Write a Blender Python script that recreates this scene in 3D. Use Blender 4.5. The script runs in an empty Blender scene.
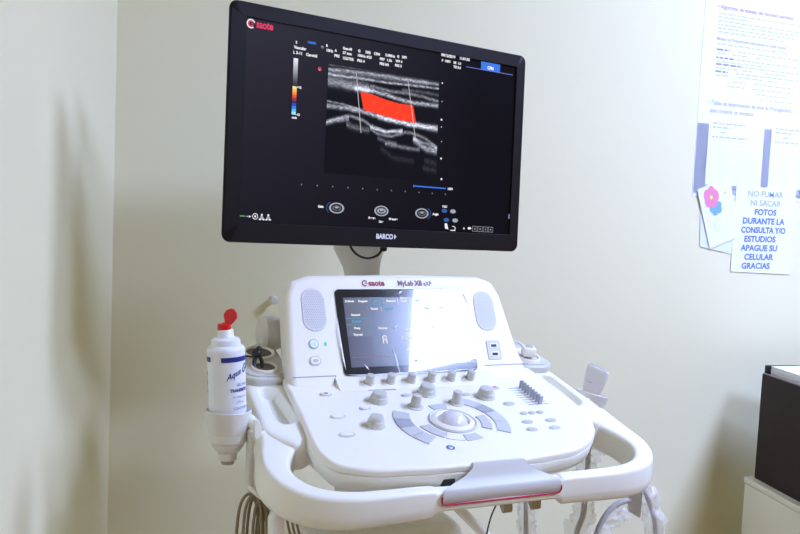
import bpy, math, random
from mathutils import Vector, Matrix, noise
random.seed(7)
PI = math.pi
sc = bpy.context.scene
col = sc.collection
R = math.radians
V = Vector

# ------------------------------------------------------------------ materials
def mat(name, color, rough=0.5, metal=0.0, spec=0.5, emis=None, es=0.0, coat=0.0, coat_rough=0.03, bump=0.0, bump_scale=200.0, alpha=1.0):
    m = bpy.data.materials.new(name); m.use_nodes = True
    nt = m.node_tree; b = nt.nodes['Principled BSDF']
    b.inputs['Base Color'].default_value = (*color, 1)
    b.inputs['Roughness'].default_value = rough
    b.inputs['Metallic'].default_value = metal
    b.inputs['Specular IOR Level'].default_value = spec
    b.inputs['Coat Weight'].default_value = coat
    b.inputs['Coat Roughness'].default_value = coat_rough
    b.inputs['Alpha'].default_value = alpha
    if emis:
        b.inputs['Emission Color'].default_value = (*emis, 1); b.inputs['Emission Strength'].default_value = es
    if bump:
        n = nt.nodes.new('ShaderNodeTexNoise'); n.inputs['Scale'].default_value = bump_scale; n.inputs['Detail'].default_value = 4
        tc = nt.nodes.new('ShaderNodeTexCoord'); nt.links.new(tc.outputs['Object'], n.inputs['Vector'])
        bp = nt.nodes.new('ShaderNodeBump'); bp.inputs['Strength'].default_value = bump; bp.inputs['Distance'].default_value = 0.002
        nt.links.new(n.outputs['Fac'], bp.inputs['Height']); nt.links.new(bp.outputs['Normal'], b.inputs['Normal'])
    return m

def wall_mat(name, c1, c2, scale, bump):
    m = mat(name, c1, 0.75, bump=bump, bump_scale=90)
    nt = m.node_tree; b = nt.nodes['Principled BSDF']
    tc = nt.nodes.new('ShaderNodeTexCoord'); n = nt.nodes.new('ShaderNodeTexNoise')
    n.inputs['Scale'].default_value = scale; n.inputs['Detail'].default_value = 5
    r = nt.nodes.new('ShaderNodeValToRGB')
    r.color_ramp.elements[0].position = .35; r.color_ramp.elements[1].position = .65
    r.color_ramp.elements[0].color = (*c1, 1); r.color_ramp.elements[1].color = (*c2, 1)
    nt.links.new(tc.outputs['Object'], n.inputs['Vector']); nt.links.new(n.outputs['Fac'], r.inputs['Fac'])
    nt.links.new(r.outputs['Color'], b.inputs['Base Color'])
    return m

def emis(name, c, s=1.0):
    return mat(name, (0, 0, 0), 0.5, spec=0.2, emis=c, es=s)

M = {}
M['wall'] = wall_mat('cream_wall_paint', (.80, .755, .51), (.815, .77, .525), 1.3, .10)
M['floor'] = wall_mat('vinyl_floor', (.22, .13, .05), (.26, .15, .06), 8, .05)
M['ceiling'] = wall_mat('ceiling_paint', (.42, .38, .28), (.44, .40, .30), 3, .1)
M['white'] = mat('white_console_plastic', (.90, .865, .775), .38, bump=.02, bump_scale=900)
M['shell'] = mat('white_gloss_plastic', (.88, .868, .77), .28)
M['warmwhite'] = mat('off_white_plastic', (.74, .72, .66), .4)
M['pad'] = mat('light_grey_plastic', (.58, .575, .52), .42)
M['key'] = mat('grey_key_plastic', (.57, .58, .56), .4)
M['keydark'] = mat('dark_grey_key_plastic', (.38, .39, .43), .4)
M['knob'] = mat('grey_knob_rubber', (.58, .575, .52), .45)
M['grille'] = mat('pale_grille_plastic', (.70, .70, .69), .5)
M['cuphole'] = mat('shaded_cup_hole', (.13, .095, .06), .6)  # shade inside the cup hole, put into the colour of a flat disc
M['seam'] = mat('seam_shadow_gap_plastic', (.30, .31, .34), .6)
M['probe'] = mat('light_grey_probe_plastic', (.74, .72, .68), .4)
M['ball'] = mat('pearl_grey_trackball', (.72, .72, .76), .22, coat=.4)
M['badge'] = mat('silver_grey_badge_plastic', (.63, .63, .59), .38)
M['magenta'] = mat('crimson_stripe', (.46, .004, .07), .45)
M['lilac'] = mat('lilac_indicator', (.36, .33, .62), .4)
M['green'] = mat('green_led', (.02, .35, .16), .4, emis=(.02, .6, .25), es=.6)
M['greenring'] = mat('green_ring_plastic', (.30, .62, .50), .4)
M['redbtn'] = mat('red_print', (.45, .05, .10), .5)
M['blackpl'] = mat('black_plastic', (.022, .020, .022), .42)
M['bezel'] = mat('black_bezel_plastic', (.009, .0065, .0065), .5, spec=.17)
M['glass'] = mat('black_touch_glass', (.012, .013, .017), .12, coat=1.0, coat_rough=.02)
M['dark'] = mat('dark_recess', (.03, .028, .025), .6)
M['hookgrey'] = mat('tan_grey_plastic', (.42, .38, .31), .5)
M['cable'] = mat('brown_grey_cable_jacket', (.27, .22, .13), .45)
M['cablegrey'] = mat('grey_cable_jacket', (.42, .41, .40), .45)
M['bottle'] = mat('white_bottle_plastic', (.82, .84, .88), .35)
M['bluelabel'] = mat('navy_blue_print', (.015, .03, .22), .4)
M['blueprint'] = mat('faded_blue_print', (.25, .32, .58), .5)
M['redcap'] = mat('red_cap_plastic', (.68, .008, .012), .3)
M['paper'] = mat('white_paper', (.84, .85, .88), .7)
M['paperblue'] = mat('pale_blue_paper', (.74, .79, .90), .7)
M['inkred'] = mat('dark_red_ink', (.30, .10, .14), .7)
M['inkgrey'] = mat('grey_ink', (.52, .54, .62), .7)
M['inkdark'] = mat('dark_ink', (.27, .25, .34), .7)
M['inkblue'] = mat('blue_ink', (.13, .21, .56), .7)
M['inkfaint'] = mat('faded_blue_ink', (.42, .50, .74), .7)
M['inkpink'] = mat('pink_ink', (.80, .25, .42), .7)
M['inksky'] = mat('sky_blue_ink', (.20, .42, .75), .7)
M['inkyellow'] = mat('yellow_ink', (.85, .75, .25), .7)
M['cabinet'] = mat('white_laminate', (.84, .83, .72), .45)
M['blackbox'] = wall_mat('black_brown_casing', (.014, .0075, .005), (.017, .009, .006), 60, .1)
M['boxlip'] = mat('grey_casing_lip', (.20, .18, .19), .5)
M['logored'] = mat('dark_red_logo_print', (.36, .02, .04), .5)
M['logogrey'] = mat('grey_logo_print', (.25, .12, .16), .5)
M['whiteprint'] = mat('white_logo_print', (.80, .80, .82), .5)
M['steel'] = mat('steel', (.5, .5, .5), .3, metal=1.0)
M['rubber'] = mat('black_rubber', (.012, .012, .012), .35)

def film_mat(name, rough, trans, col_=(.95, .97, 1)):
    m = bpy.data.materials.new(name); m.use_nodes = True
    nt = m.node_tree; nt.nodes.clear()
    out = nt.nodes.new('ShaderNodeOutputMaterial'); mx = nt.nodes.new('ShaderNodeMixShader')
    t = nt.nodes.new('ShaderNodeBsdfTransparent'); g = nt.nodes.new('ShaderNodeBsdfPrincipled')
    g.inputs['Base Color'].default_value = (*col_, 1); g.inputs['Roughness'].default_value = rough
    mx.inputs['Fac'].default_value = 1 - trans
    n = nt.nodes.new('ShaderNodeTexNoise'); n.inputs['Scale'].default_value = 120; n.inputs['Detail'].default_value = 3
    bp = nt.nodes.new('ShaderNodeBump'); bp.inputs['Strength'].default_value = .5; bp.inputs['Distance'].default_value = .004
    tc = nt.nodes.new('ShaderNodeTexCoord'); nt.links.new(tc.outputs['Object'], n.inputs['Vector'])
    nt.links.new(n.outputs['Fac'], bp.inputs['Height']); nt.links.new(bp.outputs['Normal'], g.inputs['Normal'])
    nt.links.new(t.outputs[0], mx.inputs[1]); nt.links.new(g.outputs[0], mx.inputs[2]); nt.links.new(mx.outputs[0], out.inputs[0])
    return m
M['wrap'] = film_mat('crumpled_clear_plastic', .10, .76)
M['film'] = film_mat('white_film_streak', .14, .10, (.98, .98, 1))  # nearly opaque white: bright streaks of the creases put into the colour

def attr_emis(name, strength, rough=.5, spec=.2, coat=0.0):
    m = mat(name, (.004, .004, .006), rough, spec=spec, coat=coat); nt = m.node_tree; b = nt.nodes['Principled BSDF']
    a = nt.nodes.new('ShaderNodeAttribute'); a.attribute_name = 'Col'
    nt.links.new(a.outputs['Color'], b.inputs['Emission Color']); b.inputs['Emission Strength'].default_value = strength
    return m
M['lcd'] = attr_emis('lcd_picture', 1.1, .30, .07)
M['touchlcd'] = attr_emis('touch_lcd_haze_picture', 1.0, .20, .6, coat=1.0)
for n_, c_, s_ in (('ui_white', (.85, .85, .88), 1), ('ui_grey', (.36, .38, .44), 1), ('ui_dim', (.10, .11, .14), 1), ('ui_blue', (.03, .17, .75), 1),
                   ('ui_blue_dim', (.03, .10, .34), 1), ('ui_red', (.75, .03, .10), 1), ('ui_line', (.16, .18, .62), 1),
                   ('ui_green', (.10, .38, .14), 1), ('ui_beam', (.55, .55, .55), 1), ('ui_teal', (.10, .38, .60), 1), ('ui_pink', (.45, .20, .36), 1)):
    M[n_] = emis(n_, c_, s_)

# ------------------------------------------------------------------ mesh helpers
class MB:
    def __init__(s): s.v = []; s.f = []; s.m = []
    def add(s, verts, faces, mi=0, X=None):
        o = len(s.v)
        for p in verts:
            p = V(p); s.v.append(X @ p if X is not None else p)
        for f in faces: s.f.append([i + o for i in f]); s.m.append(mi)
    def build(s, name, mats, parent=None, sharp=35, smooth=True):
        me = bpy.data.meshes.new(name)
        if not isinstance(mats, (list, tuple)): mats = [mats]
        me.from_pydata([tuple(p) for p in s.v], [], s.f)
        for k in mats: me.materials.append(M[k] if isinstance(k, str) else k)
        me.polygons.foreach_set('material_index', s.m)
        me.validate()
        import bmesh
        bm = bmesh.new(); bm.from_mesh(me); bmesh.ops.recalc_face_normals(bm, faces=bm.faces) if not getattr(s, 'keep', False) else None
        bm.to_mesh(me); bm.free()
        if smooth:
            me.shade_smooth(); me.set_sharp_from_angle(angle=R(sharp))
        o = bpy.data.objects.new(name, me); col.objects.link(o)
        if parent is not None: o.parent = parent
        return o

def area2(P): return sum(P[i][0] * P[(i + 1) % len(P)][1] - P[(i + 1) % len(P)][0] * P[i][1] for i in range(len(P)))
def ccw(P): return P if area2(P) > 0 else P[::-1]
def rpoly(pts, rad, seg=6):
    """polygon with rounded corners, fixed vertex count"""
    n = len(pts); out = []
    if not isinstance(rad, (list, tuple)): rad = [rad] * n
    for i in range(n):
        p = V(pts[i]).to_2d() if len(pts[i]) > 2 else V((pts[i][0], pts[i][1]))
        a = V((pts[i - 1][0], pts[i - 1][1])) - p; b = V((pts[(i + 1) % n][0], pts[(i + 1) % n][1])) - p
        la, lb = a.length, b.length; a.normalize(); b.normalize()
        ang = math.acos(max(-1, min(1, a.dot(b))))
        d = min(rad[i] / max(math.tan(ang / 2), 1e-6), la * .49, lb * .49)
        r = d * math.tan(ang / 2)
        bis = (a + b)
        if bis.length < 1e-6 or r < 1e-6:
            out += [tuple(p)] * (seg + 1) if False else [tuple(p + a * 1e-5 * (seg - k) if k < seg / 2 else p + b * 1e-5 * k) for k in range(seg + 1)]
            continue
        bis.normalize(); c = p + bis * (r / math.sin(ang / 2))
        s = p + a * d - c; e = p + b * d - c
        a0 = math.atan2(s.y, s.x); a1 = math.atan2(e.y, e.x); da = a1 - a0
        while da > PI: da -= 2 * PI
        while da < -PI: da += 2 * PI
        for k in range(seg + 1):
            t = a0 + da * k / seg; out.append((c.x + r * math.cos(t), c.y + r * math.sin(t)))
    return out
def rrect(w, h, r, seg=6, cx=0, cy=0):
    return rpoly([(cx - w / 2, cy - h / 2), (cx + w / 2, cy - h / 2), (cx + w / 2, cy + h / 2), (cx - w / 2, cy + h / 2)], r, seg)
def ellipse(a, b, n=28, cx=0, cy=0): return [(cx + a * math.cos(2 * PI * k / n), cy + b * math.sin(2 * PI * k / n)) for k in range(n)]
def inset(P, d):
    if abs(d) < 1e-9: return list(P)
    n = len(P); out = []
    for i in range(n):
        j = i - 1
        while (V(P[j]) - V(P[i])).length < 1e-7: j -= 1
        k = (i + 1) % n
        while (V(P[k]) - V(P[i])).length < 1e-7: k = (k + 1) % n
        e1 = (V(P[i]) - V(P[j])).normalized(); e2 = (V(P[k]) - V(P[i])).normalized()
        n1 = V((-e1.y, e1.x)); n2 = V((-e2.y, e2.x)); m = n1 + n2
        if m.length < 1e-6: m = n1
        m.normalize(); c = max(m.dot(n1), .35)
        out.append((P[i][0] + m.x * d / c, P[i][1] + m.y * d / c))
    return out
def loft(mb, loops, X=None, mi=0, cap0=True, cap1=True, closed=True):
    n = len(loops[0]); vs = []; fs = []
    for L in loops: vs += [V(p) for p in L]
    for i in range(len(loops) - 1):
        for k in range(n if closed else n - 1):
            a = i * n + k; b = i * n + (k + 1) % n
            fs.append([a, b, b + n, a + n])
    if cap0: fs.append(list(range(n))[::-1])
    if cap1: fs.append([(len(loops) - 1) * n + k for k in range(n)])
    mb.add(vs, fs, mi, X)
def slab(mb, outline, z0, z1, rt=0.0, rb=0.0, X=None, mi=0, seg=5):
    """prism with rounded top and bottom edges; a thin flat ring inside each rounding keeps the faces flat-shaded"""
    P = ccw(outline); loops = []
    if rb > 0:
        loops.append([(x, y, z0) for x, y in inset(P, rb * 1.08)])
        for k in range(seg + 1):
            t = PI / 2 * k / seg; loops.append([(x, y, z0 + rb * (1 - math.cos(t))) for x, y in inset(P, rb * (1 - math.sin(t)))])
    else: loops.append([(x, y, z0) for x, y in P])
    if rt > 0:
        for k in range(seg + 1):
            t = PI / 2 * k / seg; loops.append([(x, y, z1 - rt * (1 - math.sin(t))) for x, y in inset(P, rt * (1 - math.cos(t)))])
        loops.append([(x, y, z1) for x, y in inset(P, rt * 1.08)])
    else: loops.append([(x, y, z1) for x, y in P])
    loft(mb, loops, X, mi)
def box(mb, c, s, r=0.0, X=None, mi=0):
    slab_out = rrect(s[0], s[1], max(r, 1e-4), 3 if r > 0 else 1, c[0], c[1])
    rr = min(r, s[2] * .45)
    slab(mb, slab_out, c[2] - s[2] / 2, c[2] + s[2] / 2, rr, rr, X, mi, 3)
def tray(mb, outer, inner, z0, z1, depth, rt, X=None, mi=0, floor_mi=None, draft=.004):
    """solid with a recess; outer and inner have the same vertex count"""
    if (area2(outer) > 0) != (area2(inner) > 0): inner = inner[::-1]
    if area2(outer) < 0: outer, inner = outer[::-1], inner[::-1]
    k0 = min(range(len(inner)), key=lambda k: sum((V(inner[(k + i) % len(inner)]) - V(outer[i])).length for i in range(0, len(outer), 3)))
    inner = inner[k0:] + inner[:k0]
    L = [[(x, y, z0) for x, y in outer]]
    for k in range(5):
        t = PI / 2 * k / 4; L.append([(x, y, z1 - rt * (1 - math.sin(t))) for x, y in inset(outer, rt * (1 - math.cos(t)))])
    for k in range(4):
        t = PI / 2 * k / 3; q = .003; L.append([(x, y, z1 - q * (1 - math.cos(t))) for x, y in inset(inner, -q * (1 - math.sin(t)))])
    L.append([(x, y, z1 - depth + .003) for x, y in inset(inner, draft)])
    L.append([(x, y, z1 - depth) for x, y in inset(inner, draft + .003)])
    loft(mb, L, X, mi)
def lathe(mb, prof, X=None, mi=0, seg=32, cap0=True, cap1=True, sx=1, sy=1):
    loops = [[(r * sx * math.cos(2 * PI * k / seg), r * sy * math.sin(2 * PI * k / seg), z) for k in range(seg)] for r, z in prof]
    loft(mb, loops, X, mi, cap0, cap1)
def spline(pts, n=8, closed=False):
    P = [V(p) for p in pts]; out = []; N = len(P)
    for i in range(N if closed else N - 1):
        if closed: a, b, c, d = P[i - 1], P[i], P[(i + 1) % N], P[(i + 2) % N]
        else: a, b, c, d = P[max(i - 1, 0)], P[i], P[i + 1], P[min(i + 2, N - 1)]
        for k in range(n):
            t = k / n
            out.append(.5 * ((2 * b) + (c - a) * t + (2 * a - 5 * b + 4 * c - d) * t * t + (3 * b - a - 3 * c + d) * t ** 3))
    if not closed: out.append(P[-1])
    return out
def tube(mb, pts, r, seg=10, closed=False, mi=0, X=None, rf=None):
    P = [V(p) for p in pts]; n = len(P); loops = []; up = None
    for i in range(n):
        if closed: t = (P[(i + 1) % n] - P[i - 1]).normalized()
        else: t = (P[min(i + 1, n - 1)] - P[max(i - 1, 0)]).normalized()
        if up is None:
            up = V((0, 0, 1)) if abs(t.z) < .9 else V((1, 0, 0))
        up = (up - t * up.dot(t)).normalized(); s = t.cross(up)
        rr = rf(i) if rf else r
        if callable(rr): loops.append([P[i] + (up * math.cos(a) + s * math.sin(a)) * rr(a) for a in [2 * PI * k / seg for k in range(seg)]])
        else: loops.append([P[i] + (up * math.cos(2 * PI * k / seg) + s * math.sin(2 * PI * k / seg)) * rr for k in range(seg)])
    if closed: loops.append(loops[0])
    loft(mb, loops, X, mi, not closed, not closed)
def poly(mb, pts, z, X=None, mi=0): mb.add([(x, y, z) for x, y in pts], [list(range(len(pts)))], mi, X)
def rect(mb, x0, y0, x1, y1, z, X=None, mi=0): mb.add([(x0, y0, z), (x1, y0, z), (x1, y1, z), (x0, y1, z)], [[0, 1, 2, 3]], mi, X)
def ring(mb, ro, ri, z, X=None, mi=0, a0=0, a1=2 * PI, n=28, cx=0, cy=0, ey=1):
    vs = []; fs = []
    for k in range(n + 1):
        a = a0 + (a1 - a0) * k / n
        vs += [(cx + ro * math.cos(a), cy + ro * math.sin(a) * ey, z), (cx + ri * math.cos(a), cy + ri * math.sin(a) * ey, z)]
    for k in range(n): fs.append([2 * k, 2 * k + 2, 2 * k + 3, 2 * k + 1])
    mb.add(vs, fs, mi, X)
def text(mb, s, size, X, mi=0, x=0, y=0, z=0, align='LEFT', depth=0.0, bold=0.0, sx=1.0, shear=0.0, valign='BOTTOM_BASELINE', mapf=None):
    cu = bpy.data.curves.new('t', 'FONT'); cu.body = s; cu.size = size; cu.align_x = align; cu.align_y = valign
    cu.extrude = depth; cu.offset = bold; cu.shear = shear; cu.resolution_u = 3
    o = bpy.data.objects.new('t', cu); me = bpy.data.meshes.new_from_object(o)
    vs = [V((v.co.x * sx + x, v.co.y + y, v.co.z + z)) for v in me.vertices]
    if mapf: vs = [mapf(p) for p in vs]
    mb.add(vs, [list(p.vertices) for p in me.polygons], mi, X)
    bpy.data.objects.remove(o); bpy.data.curves.remove(cu); bpy.data.meshes.remove(me)
def frame(o, x, y, z):
    m = Matrix.Identity(4)
    for i, a in enumerate((x, y, z)):
        for r in range(3): m[r][i] = a[r]
    for r in range(3): m[r][3] = o[r]
    return m
def thing(name, label, cat, loc=(0, 0, 0), group=None):
    o = bpy.data.objects.new(name, None); o.empty_display_size = .05; col.objects.link(o); o.location = loc
    return tag(o, label, cat, group)
def tag(o, label, cat, group=None):
    o['label'] = label; o['category'] = cat
    if group: o['group'] = group
    return o
def struct(o): o['kind'] = 'structure'; return o
def put(o, root):
    """parent a mesh built in world coordinates to an Empty, keeping its place"""
    o.parent = root; o.matrix_parent_inverse = Matrix.Translation(root.location).inverted(); return o

# ------------------------------------------------------------------ frames of the place (metres, z up, machine facing -y)
H = V((0, 0, .95))
TT, DT = R(26), R(13)
nT = V((0, -math.cos(TT), math.sin(TT))); uT = V((0, math.sin(TT), math.cos(TT)))
nD = V((0, -math.sin(DT), math.cos(DT))); fD = V((0, -math.cos(DT), -math.sin(DT)))
X1 = V((1, 0, 0))
TF = frame(H, X1, uT, nT)          # touch frame: x right, y up the screen, z out
DF = frame(H, X1, -fD, nD)         # deck frame: x right, y to the back (= -v), z out of the deck
def dk(x, v, h=0.0): return DF @ V((x, -v, h))
def dF(x, v, h=0.0, rz=0.0): return DF @ Matrix.Translation((x, -v, h)) @ Matrix.Rotation(rz, 4, 'Z')

# ------------------------------------------------------------------ room
YW = .55
CX = -.3925
bl = R(17)
mb = MB(); mb.add([(CX, YW, 0), (3.2, YW, 0), (3.2, YW, 2.72), (CX, YW, 2.72), (CX, YW + .12, 0), (3.2, YW + .12, 0), (3.2, YW + .12, 2.72), (CX, YW + .12, 2.72)],
                  [[0, 1, 2, 3], [7, 6, 5, 4], [0, 4, 5, 1], [3, 2, 6, 7], [0, 3, 7, 4], [1, 5, 6, 2]])
struct(mb.build('wall_back', 'wall', smooth=False))
ex, ey = CX - math.sin(bl) * 3.4, YW - math.cos(bl) * 3.4
nx, ny = -math.cos(bl) * .12, math.sin(bl) * .12
mb = MB(); A = [(CX, YW), (ex, ey), (ex + nx, ey + ny), (CX + nx, YW + ny)]
mb.add([(x, y, z) for z in (0, 2.72) for x, y in A], [[3, 2, 1, 0], [4, 5, 6, 7]] + [[i, (i + 1) % 4, (i + 1) % 4 + 4, i + 4] for i in range(4)])
struct(mb.build('wall_left', 'wall', smooth=False))
mb = MB(); box(mb, (.8, -1.1, -.05), (5.2, 3.4, .1)); struct(mb.build('floor', 'floor', smooth=False))
mb = MB(); box(mb, (.8, -1.1, 2.77), (5.2, 3.4, .1)); struct(mb.build('ceiling', 'ceiling', smooth=False))

# ceiling LED panels: one above the right of the machine, one nearer the viewer whose reflection burns out the touchscreen
def ceiling_panel(loc, label, strength, rz=0):
    cl = thing('ceiling_light', label, 'ceiling light', loc); cl.rotation_euler.z = R(rz)
    mb = MB(); S_ = .66; w_ = .025
    for sx_, sy_, a, b in ((0, 1, S_ + 2 * w_, w_), (0, -1, S_ + 2 * w_, w_), (1, 0, w_, S_), (-1, 0, w_, S_)):
        box(mb, (sx_ * (S_ + w_) / 2, sy_ * (S_ + w_) / 2, -.008), (a, b, .016), .002)
    mb.build('light_frame', 'white', cl)
    mb = MB(); box(mb, (0, 0, -.005), (S_, S_, .006)); d_ = mb.build('light_diffuser', emis('led_panel_diffuser', KEYC, strength), cl, smooth=False)
KEYC = (.98, 1.23, 2.16)
ceiling_panel(V((1.46, -1.70, 2.72)), 'square LED ceiling panel mirrored as the white glare on the touchscreen', 30, 15.6)
ceiling_panel(V((1.62, -.60, 2.72)), 'square LED ceiling panel over the right side of the machine, out of the glare', 30)

# ------------------------------------------------------------------ ULTRASOUND MACHINE
um = thing('ultrasound_machine', 'white wheeled ultrasound console with tilted touchscreen, knobs, trackball and wrap-around handle', 'ultrasound machine', (0, .12, 0))
def P_(mb_, name, mats, parent=um, label=None, **k):
    o = mb_.build(name, mats, None, **k)
    if parent is um: put(o, um)
    elif parent is not None:
        o.parent = parent; o.matrix_parent_inverse = parent.matrix_world.inverted() if parent.parent is None else (parent.parent.matrix_basis @ parent.matrix_parent_inverse).inverted() if False else Matrix.Identity(4)
    if label: o['label'] = label
    return o
# parts are built in world coordinates; a sub-part's parent part has identity basis, so no correction is needed

# control deck (top skin) and its shell
dpts = [(-.2085, .035), (.2135, .035), (.2215, -.060), (.2195, -.140), (.2000, -.184), (.1680, -.2165), (.1310, -.2350), (.07, -.2440), (0, -.2480), (-.09, -.2478), (-.17, -.2415), (-.2140, -.222), (-.2235, -.185), (-.2225, -.150), (-.2165, -.087)]
dout = rpoly(dpts, [.01, .01, .08, .07, .06, .06, .08, .2, .3, .2, .09, .045, .045, .08, .08], 5)
mb = MB(); slab(mb, dout, -.009, 0, .005, 0, DF); deck = P_(mb, 'control_deck', 'white')
mb = MB(); slab(mb, inset(ccw(dout), .0022), -.0105, -.0085, 0, 0, DF); P_(mb, 'deck_seam', 'seam', deck)
mb = MB(); slab(mb, inset(ccw(dout), -.0004), -.042, -.0100, .0022, .024, DF); P_(mb, 'deck_shell', 'shell')
# display housing
hp = [(-.2065, -.010), (.2065, -.010), (.183, .085), (.172, .137), (.157, .168), (.128, .1735), (-.128, .1735), (-.168, .168), (-.189, .137), (-.197, .085)]
hp = [(-.205, -.012), (.203, -.012), (.1845, .05), (.171, .138), (.160, .163), (.132, .1735), (0, .1755), (-.160, .1735), (-.190, .163), (-.1995, .138), (-.2045, .05)]
hout = rpoly(hp, [.002, .002, .3, .03, .02, .03, .5, .03, .02, .03, .3], 5)
mb = MB(); slab(mb, hout, -.050, 0, .010, .02, TF); dh = P_(mb, 'display_housing', 'white')
for a, b in (((-.200, .0135), (-.134, .0135)), ((-.134, .0135), (-.139, .002)), ((.118, .020), (.199, .020))):
    d_ = V(b) - V(a); L_ = d_.length; ang = math.atan2(d_.y, d_.x)
    X = TF @ Matrix.Translation((a[0], a[1], 0)) @ Matrix.Rotation(ang, 4, 'Z')
    mb = MB(); box(mb, (L_ / 2, 0, .0002), (L_, .0011, .0008), 0, X); P_(mb, 'housing_seam', 'seam', dh)
# logos printed on the top rim
def rim_text(s, x, size, mk, name, bold=0.0006, sx=1.0):
    mb = MB(); text(mb, s, size, TF, x=x, y=.1545, z=.0006, bold=bold, sx=sx); return P_(mb, name, mk, dh)
mb = MB(); ring(mb, .0052, .0032, .0007, TF, 0, R(35), R(300), 20, -.0690, .1585)
rect(mb, -.0690, .1578, -.0645, .1592, .0007, TF)
text(mb, 'saote', .0135, TF, x=-.0630, y=.1545, z=.0006, bold=.0005, sx=.92); P_(mb, 'maker_logo', 'logored', dh)
mb = MB(); text(mb, 'MyLab', .0120, TF, x=-.0135, y=.1547, z=.0006, bold=.0004, sx=.86); text(mb, 'X8', .0120, TF, x=.0165, y=.1547, z=.0006, bold=.0006, sx=.86); text(mb, 'eXP', .0100, TF, x=.0315, y=.1547, z=.0006, bold=.0002, sx=.86)
P_(mb, 'model_lettering', 'logogrey', dh)
# speaker grilles
for cx, cy in ((-.1570, .1162), (.1355, .1112)):
    o_ = rpoly([(cx - .0188, cy - .034), (cx + .0188, cy - .034), (cx + .0188, cy + .034), (cx - .0188, cy + .034)], .0185, 8)
    mb = MB(); slab(mb, o_, -.001, .0012, .001, 0, TF)
    g = P_(mb, 'speaker_grille', 'grille')
    mb = MB()
    for j in range(-12, 13):
        for i in range(-5, 6):
            x, y = i * .0031 + (.00155 if j % 2 else 0), j * .0026
            yy = max(abs(y) - .0155, 0)
            if math.hypot(x, yy) < .0160: poly(mb, ellipse(.0007, .0007, 6, cx + x, cy + y), .00135, TF)
    P_(mb, 'grille_holes', 'seam', g, smooth=False)
# power and standby buttons, led
mb = MB(); slab(mb, ellipse(.0078, .0078, 28, -.1632, .063), -.001, .0016, .0008, 0, TF); pb = P_(mb, 'power_button', 'greenring', label='round power button with a green ring')
mb = MB(); slab(mb, ellipse(.0062, .0062, 28, -.1632, .063), 0, .0022, .0008, 0, TF); P_(mb, 'button_cap', 'white', pb)
mb = MB(); ring(mb, .0026, .0020, .0024, TF, 0, R(125), R(415), 16, -.1632, .063); rect(mb, -.1635, .063, -.1629, .0662, .0024, TF); P_(mb, 'button_symbol', 'greenring', pb)
mb = MB(); slab(mb, rrect(.0034, .0056, .0005, 2, -.1447, .0625), 0, .0010, .0004, 0, TF); P_(mb, 'status_light', 'green')
mb = MB(); slab(mb, rrect(.0175, .0140, .0060, 6, -.1635, .0372), -.001, .0016, .0008, 0, TF); bb = P_(mb, 'standby_button', 'key')
mb = MB(); slab(mb, rrect(.0140, .0105, .0045, 6, -.1635, .0372), 0, .0022, .0008, 0, TF); P_(mb, 'button_cap', 'white', bb)
mb = MB(); slab(mb, rrect(.0085, .0050, .0020, 6, -.1635, .0372), 0, .0027, .0004, 0, TF); cap2 = P_(mb, 'button_symbol', 'pad', bb)
# usb panel
mb = MB(); slab(mb, rrect(.0250, .0325, .0030, 4, .1395, .0447), -.001, .0012, .0008, 0, TF); us = P_(mb, 'usb_panel', 'key')
for y in (.0515, .0375):
    mb = MB(); box(mb, (.1395, y, .0010), (.0155, .0085, .0020), .0008, TF); up = P_(mb, 'usb_port', 'white', us)
    mb = MB(); rect(mb, .1345, y - .0022, .1445, y + .0022, .0024, TF); P_(mb, 'port_slot', 'dark', us)
# touchscreen
tx0, tx1, ty0, ty1 = -.1212, .1040, .0125, .1485
tcx, tcy = (tx0 + tx1) / 2, (ty0 + ty1) / 2
mb = MB(); slab(mb, rrect(tx1 - tx0, ty1 - ty0, .007, 6, tcx, tcy), -.001, .0020, .0012, 0, TF); ts = P_(mb, 'touchscreen', 'glass', label='black glass touchscreen with a bright glare')
ax0, ax1, ay0, ay1 = -.1090, .0930, .0245, .1345
NX, NY = 60, 40
mb = MB(); mb.keep = True
cols = []
for j in range(NY + 1):
    for i in range(NX + 1):
        x = ax0 + (ax1 - ax0) * i / NX; y = ay0 + (ay1 - ay0) * j / NY
        mb.v.append(TF @ V((x, y, .0023)))
        f_ = (j / NY); g_ = i / NX
        c = V((.062, .075, .115)) * (.75 + .5 * f_) + V((.03, .05, .12)) * g_  # blue-grey gradient carries the film's glare haze, put into the emission
        if g_ < .20 and f_ < .45: c = V((.055, .055, .095))
        elif g_ < .20: c = V((.085, .098, .130))
        if f_ > .90: c = V((.085, .105, .145)) + V((.02, .03, .06)) * g_
        cols.append((*c, 1))
for j in range(NY):
    for i in range(NX):
        a = j * (NX + 1) + i; mb.f.append([a, a + 1, a + NX + 2, a + NX + 1]); mb.m.append(0)
td = P_(mb, 'touch_display', 'touchlcd', ts)
ca = td.data.color_attributes.new('Col', 'FLOAT_COLOR', 'POINT'); ca.data.foreach_set('color', [c for q in cols for c in q])
mb = MB(); z_ = .0026
def tt(s, x, y, size=.0042, mi=0): text(mb, s, size, TF, mi, x, y, z_, 'CENTER', bold=.0002)
for s, x, m_ in (('B Mode', -.099, 0), ('Doppler', -.077, 0), ('Color', -.053, 1), ('Measure', -.030, 0), ('More\nTools', -.008, 0), ('CFM', .014, 1)): tt(s, x, .1270, .0046, m_)
rect(mb, -.064, .1225, -.0425, .1232, z_, TF, 1); rect(mb, -.064, .1335, -.0425, .1341, z_, TF, 1); rect(mb, -.064, .1225, -.0634, .1341, z_, TF, 1); rect(mb, -.0431, .1225, -.0425, .1341, z_, TF, 1)
rect(mb, -.019, .1220, -.0184, .1330, z_, TF, 0)
for s, x, m_ in (('Vessel', -.060, 0), ('Carotid', -.036, 1)): tt(s, x, .1145, .0046, m_)
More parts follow.
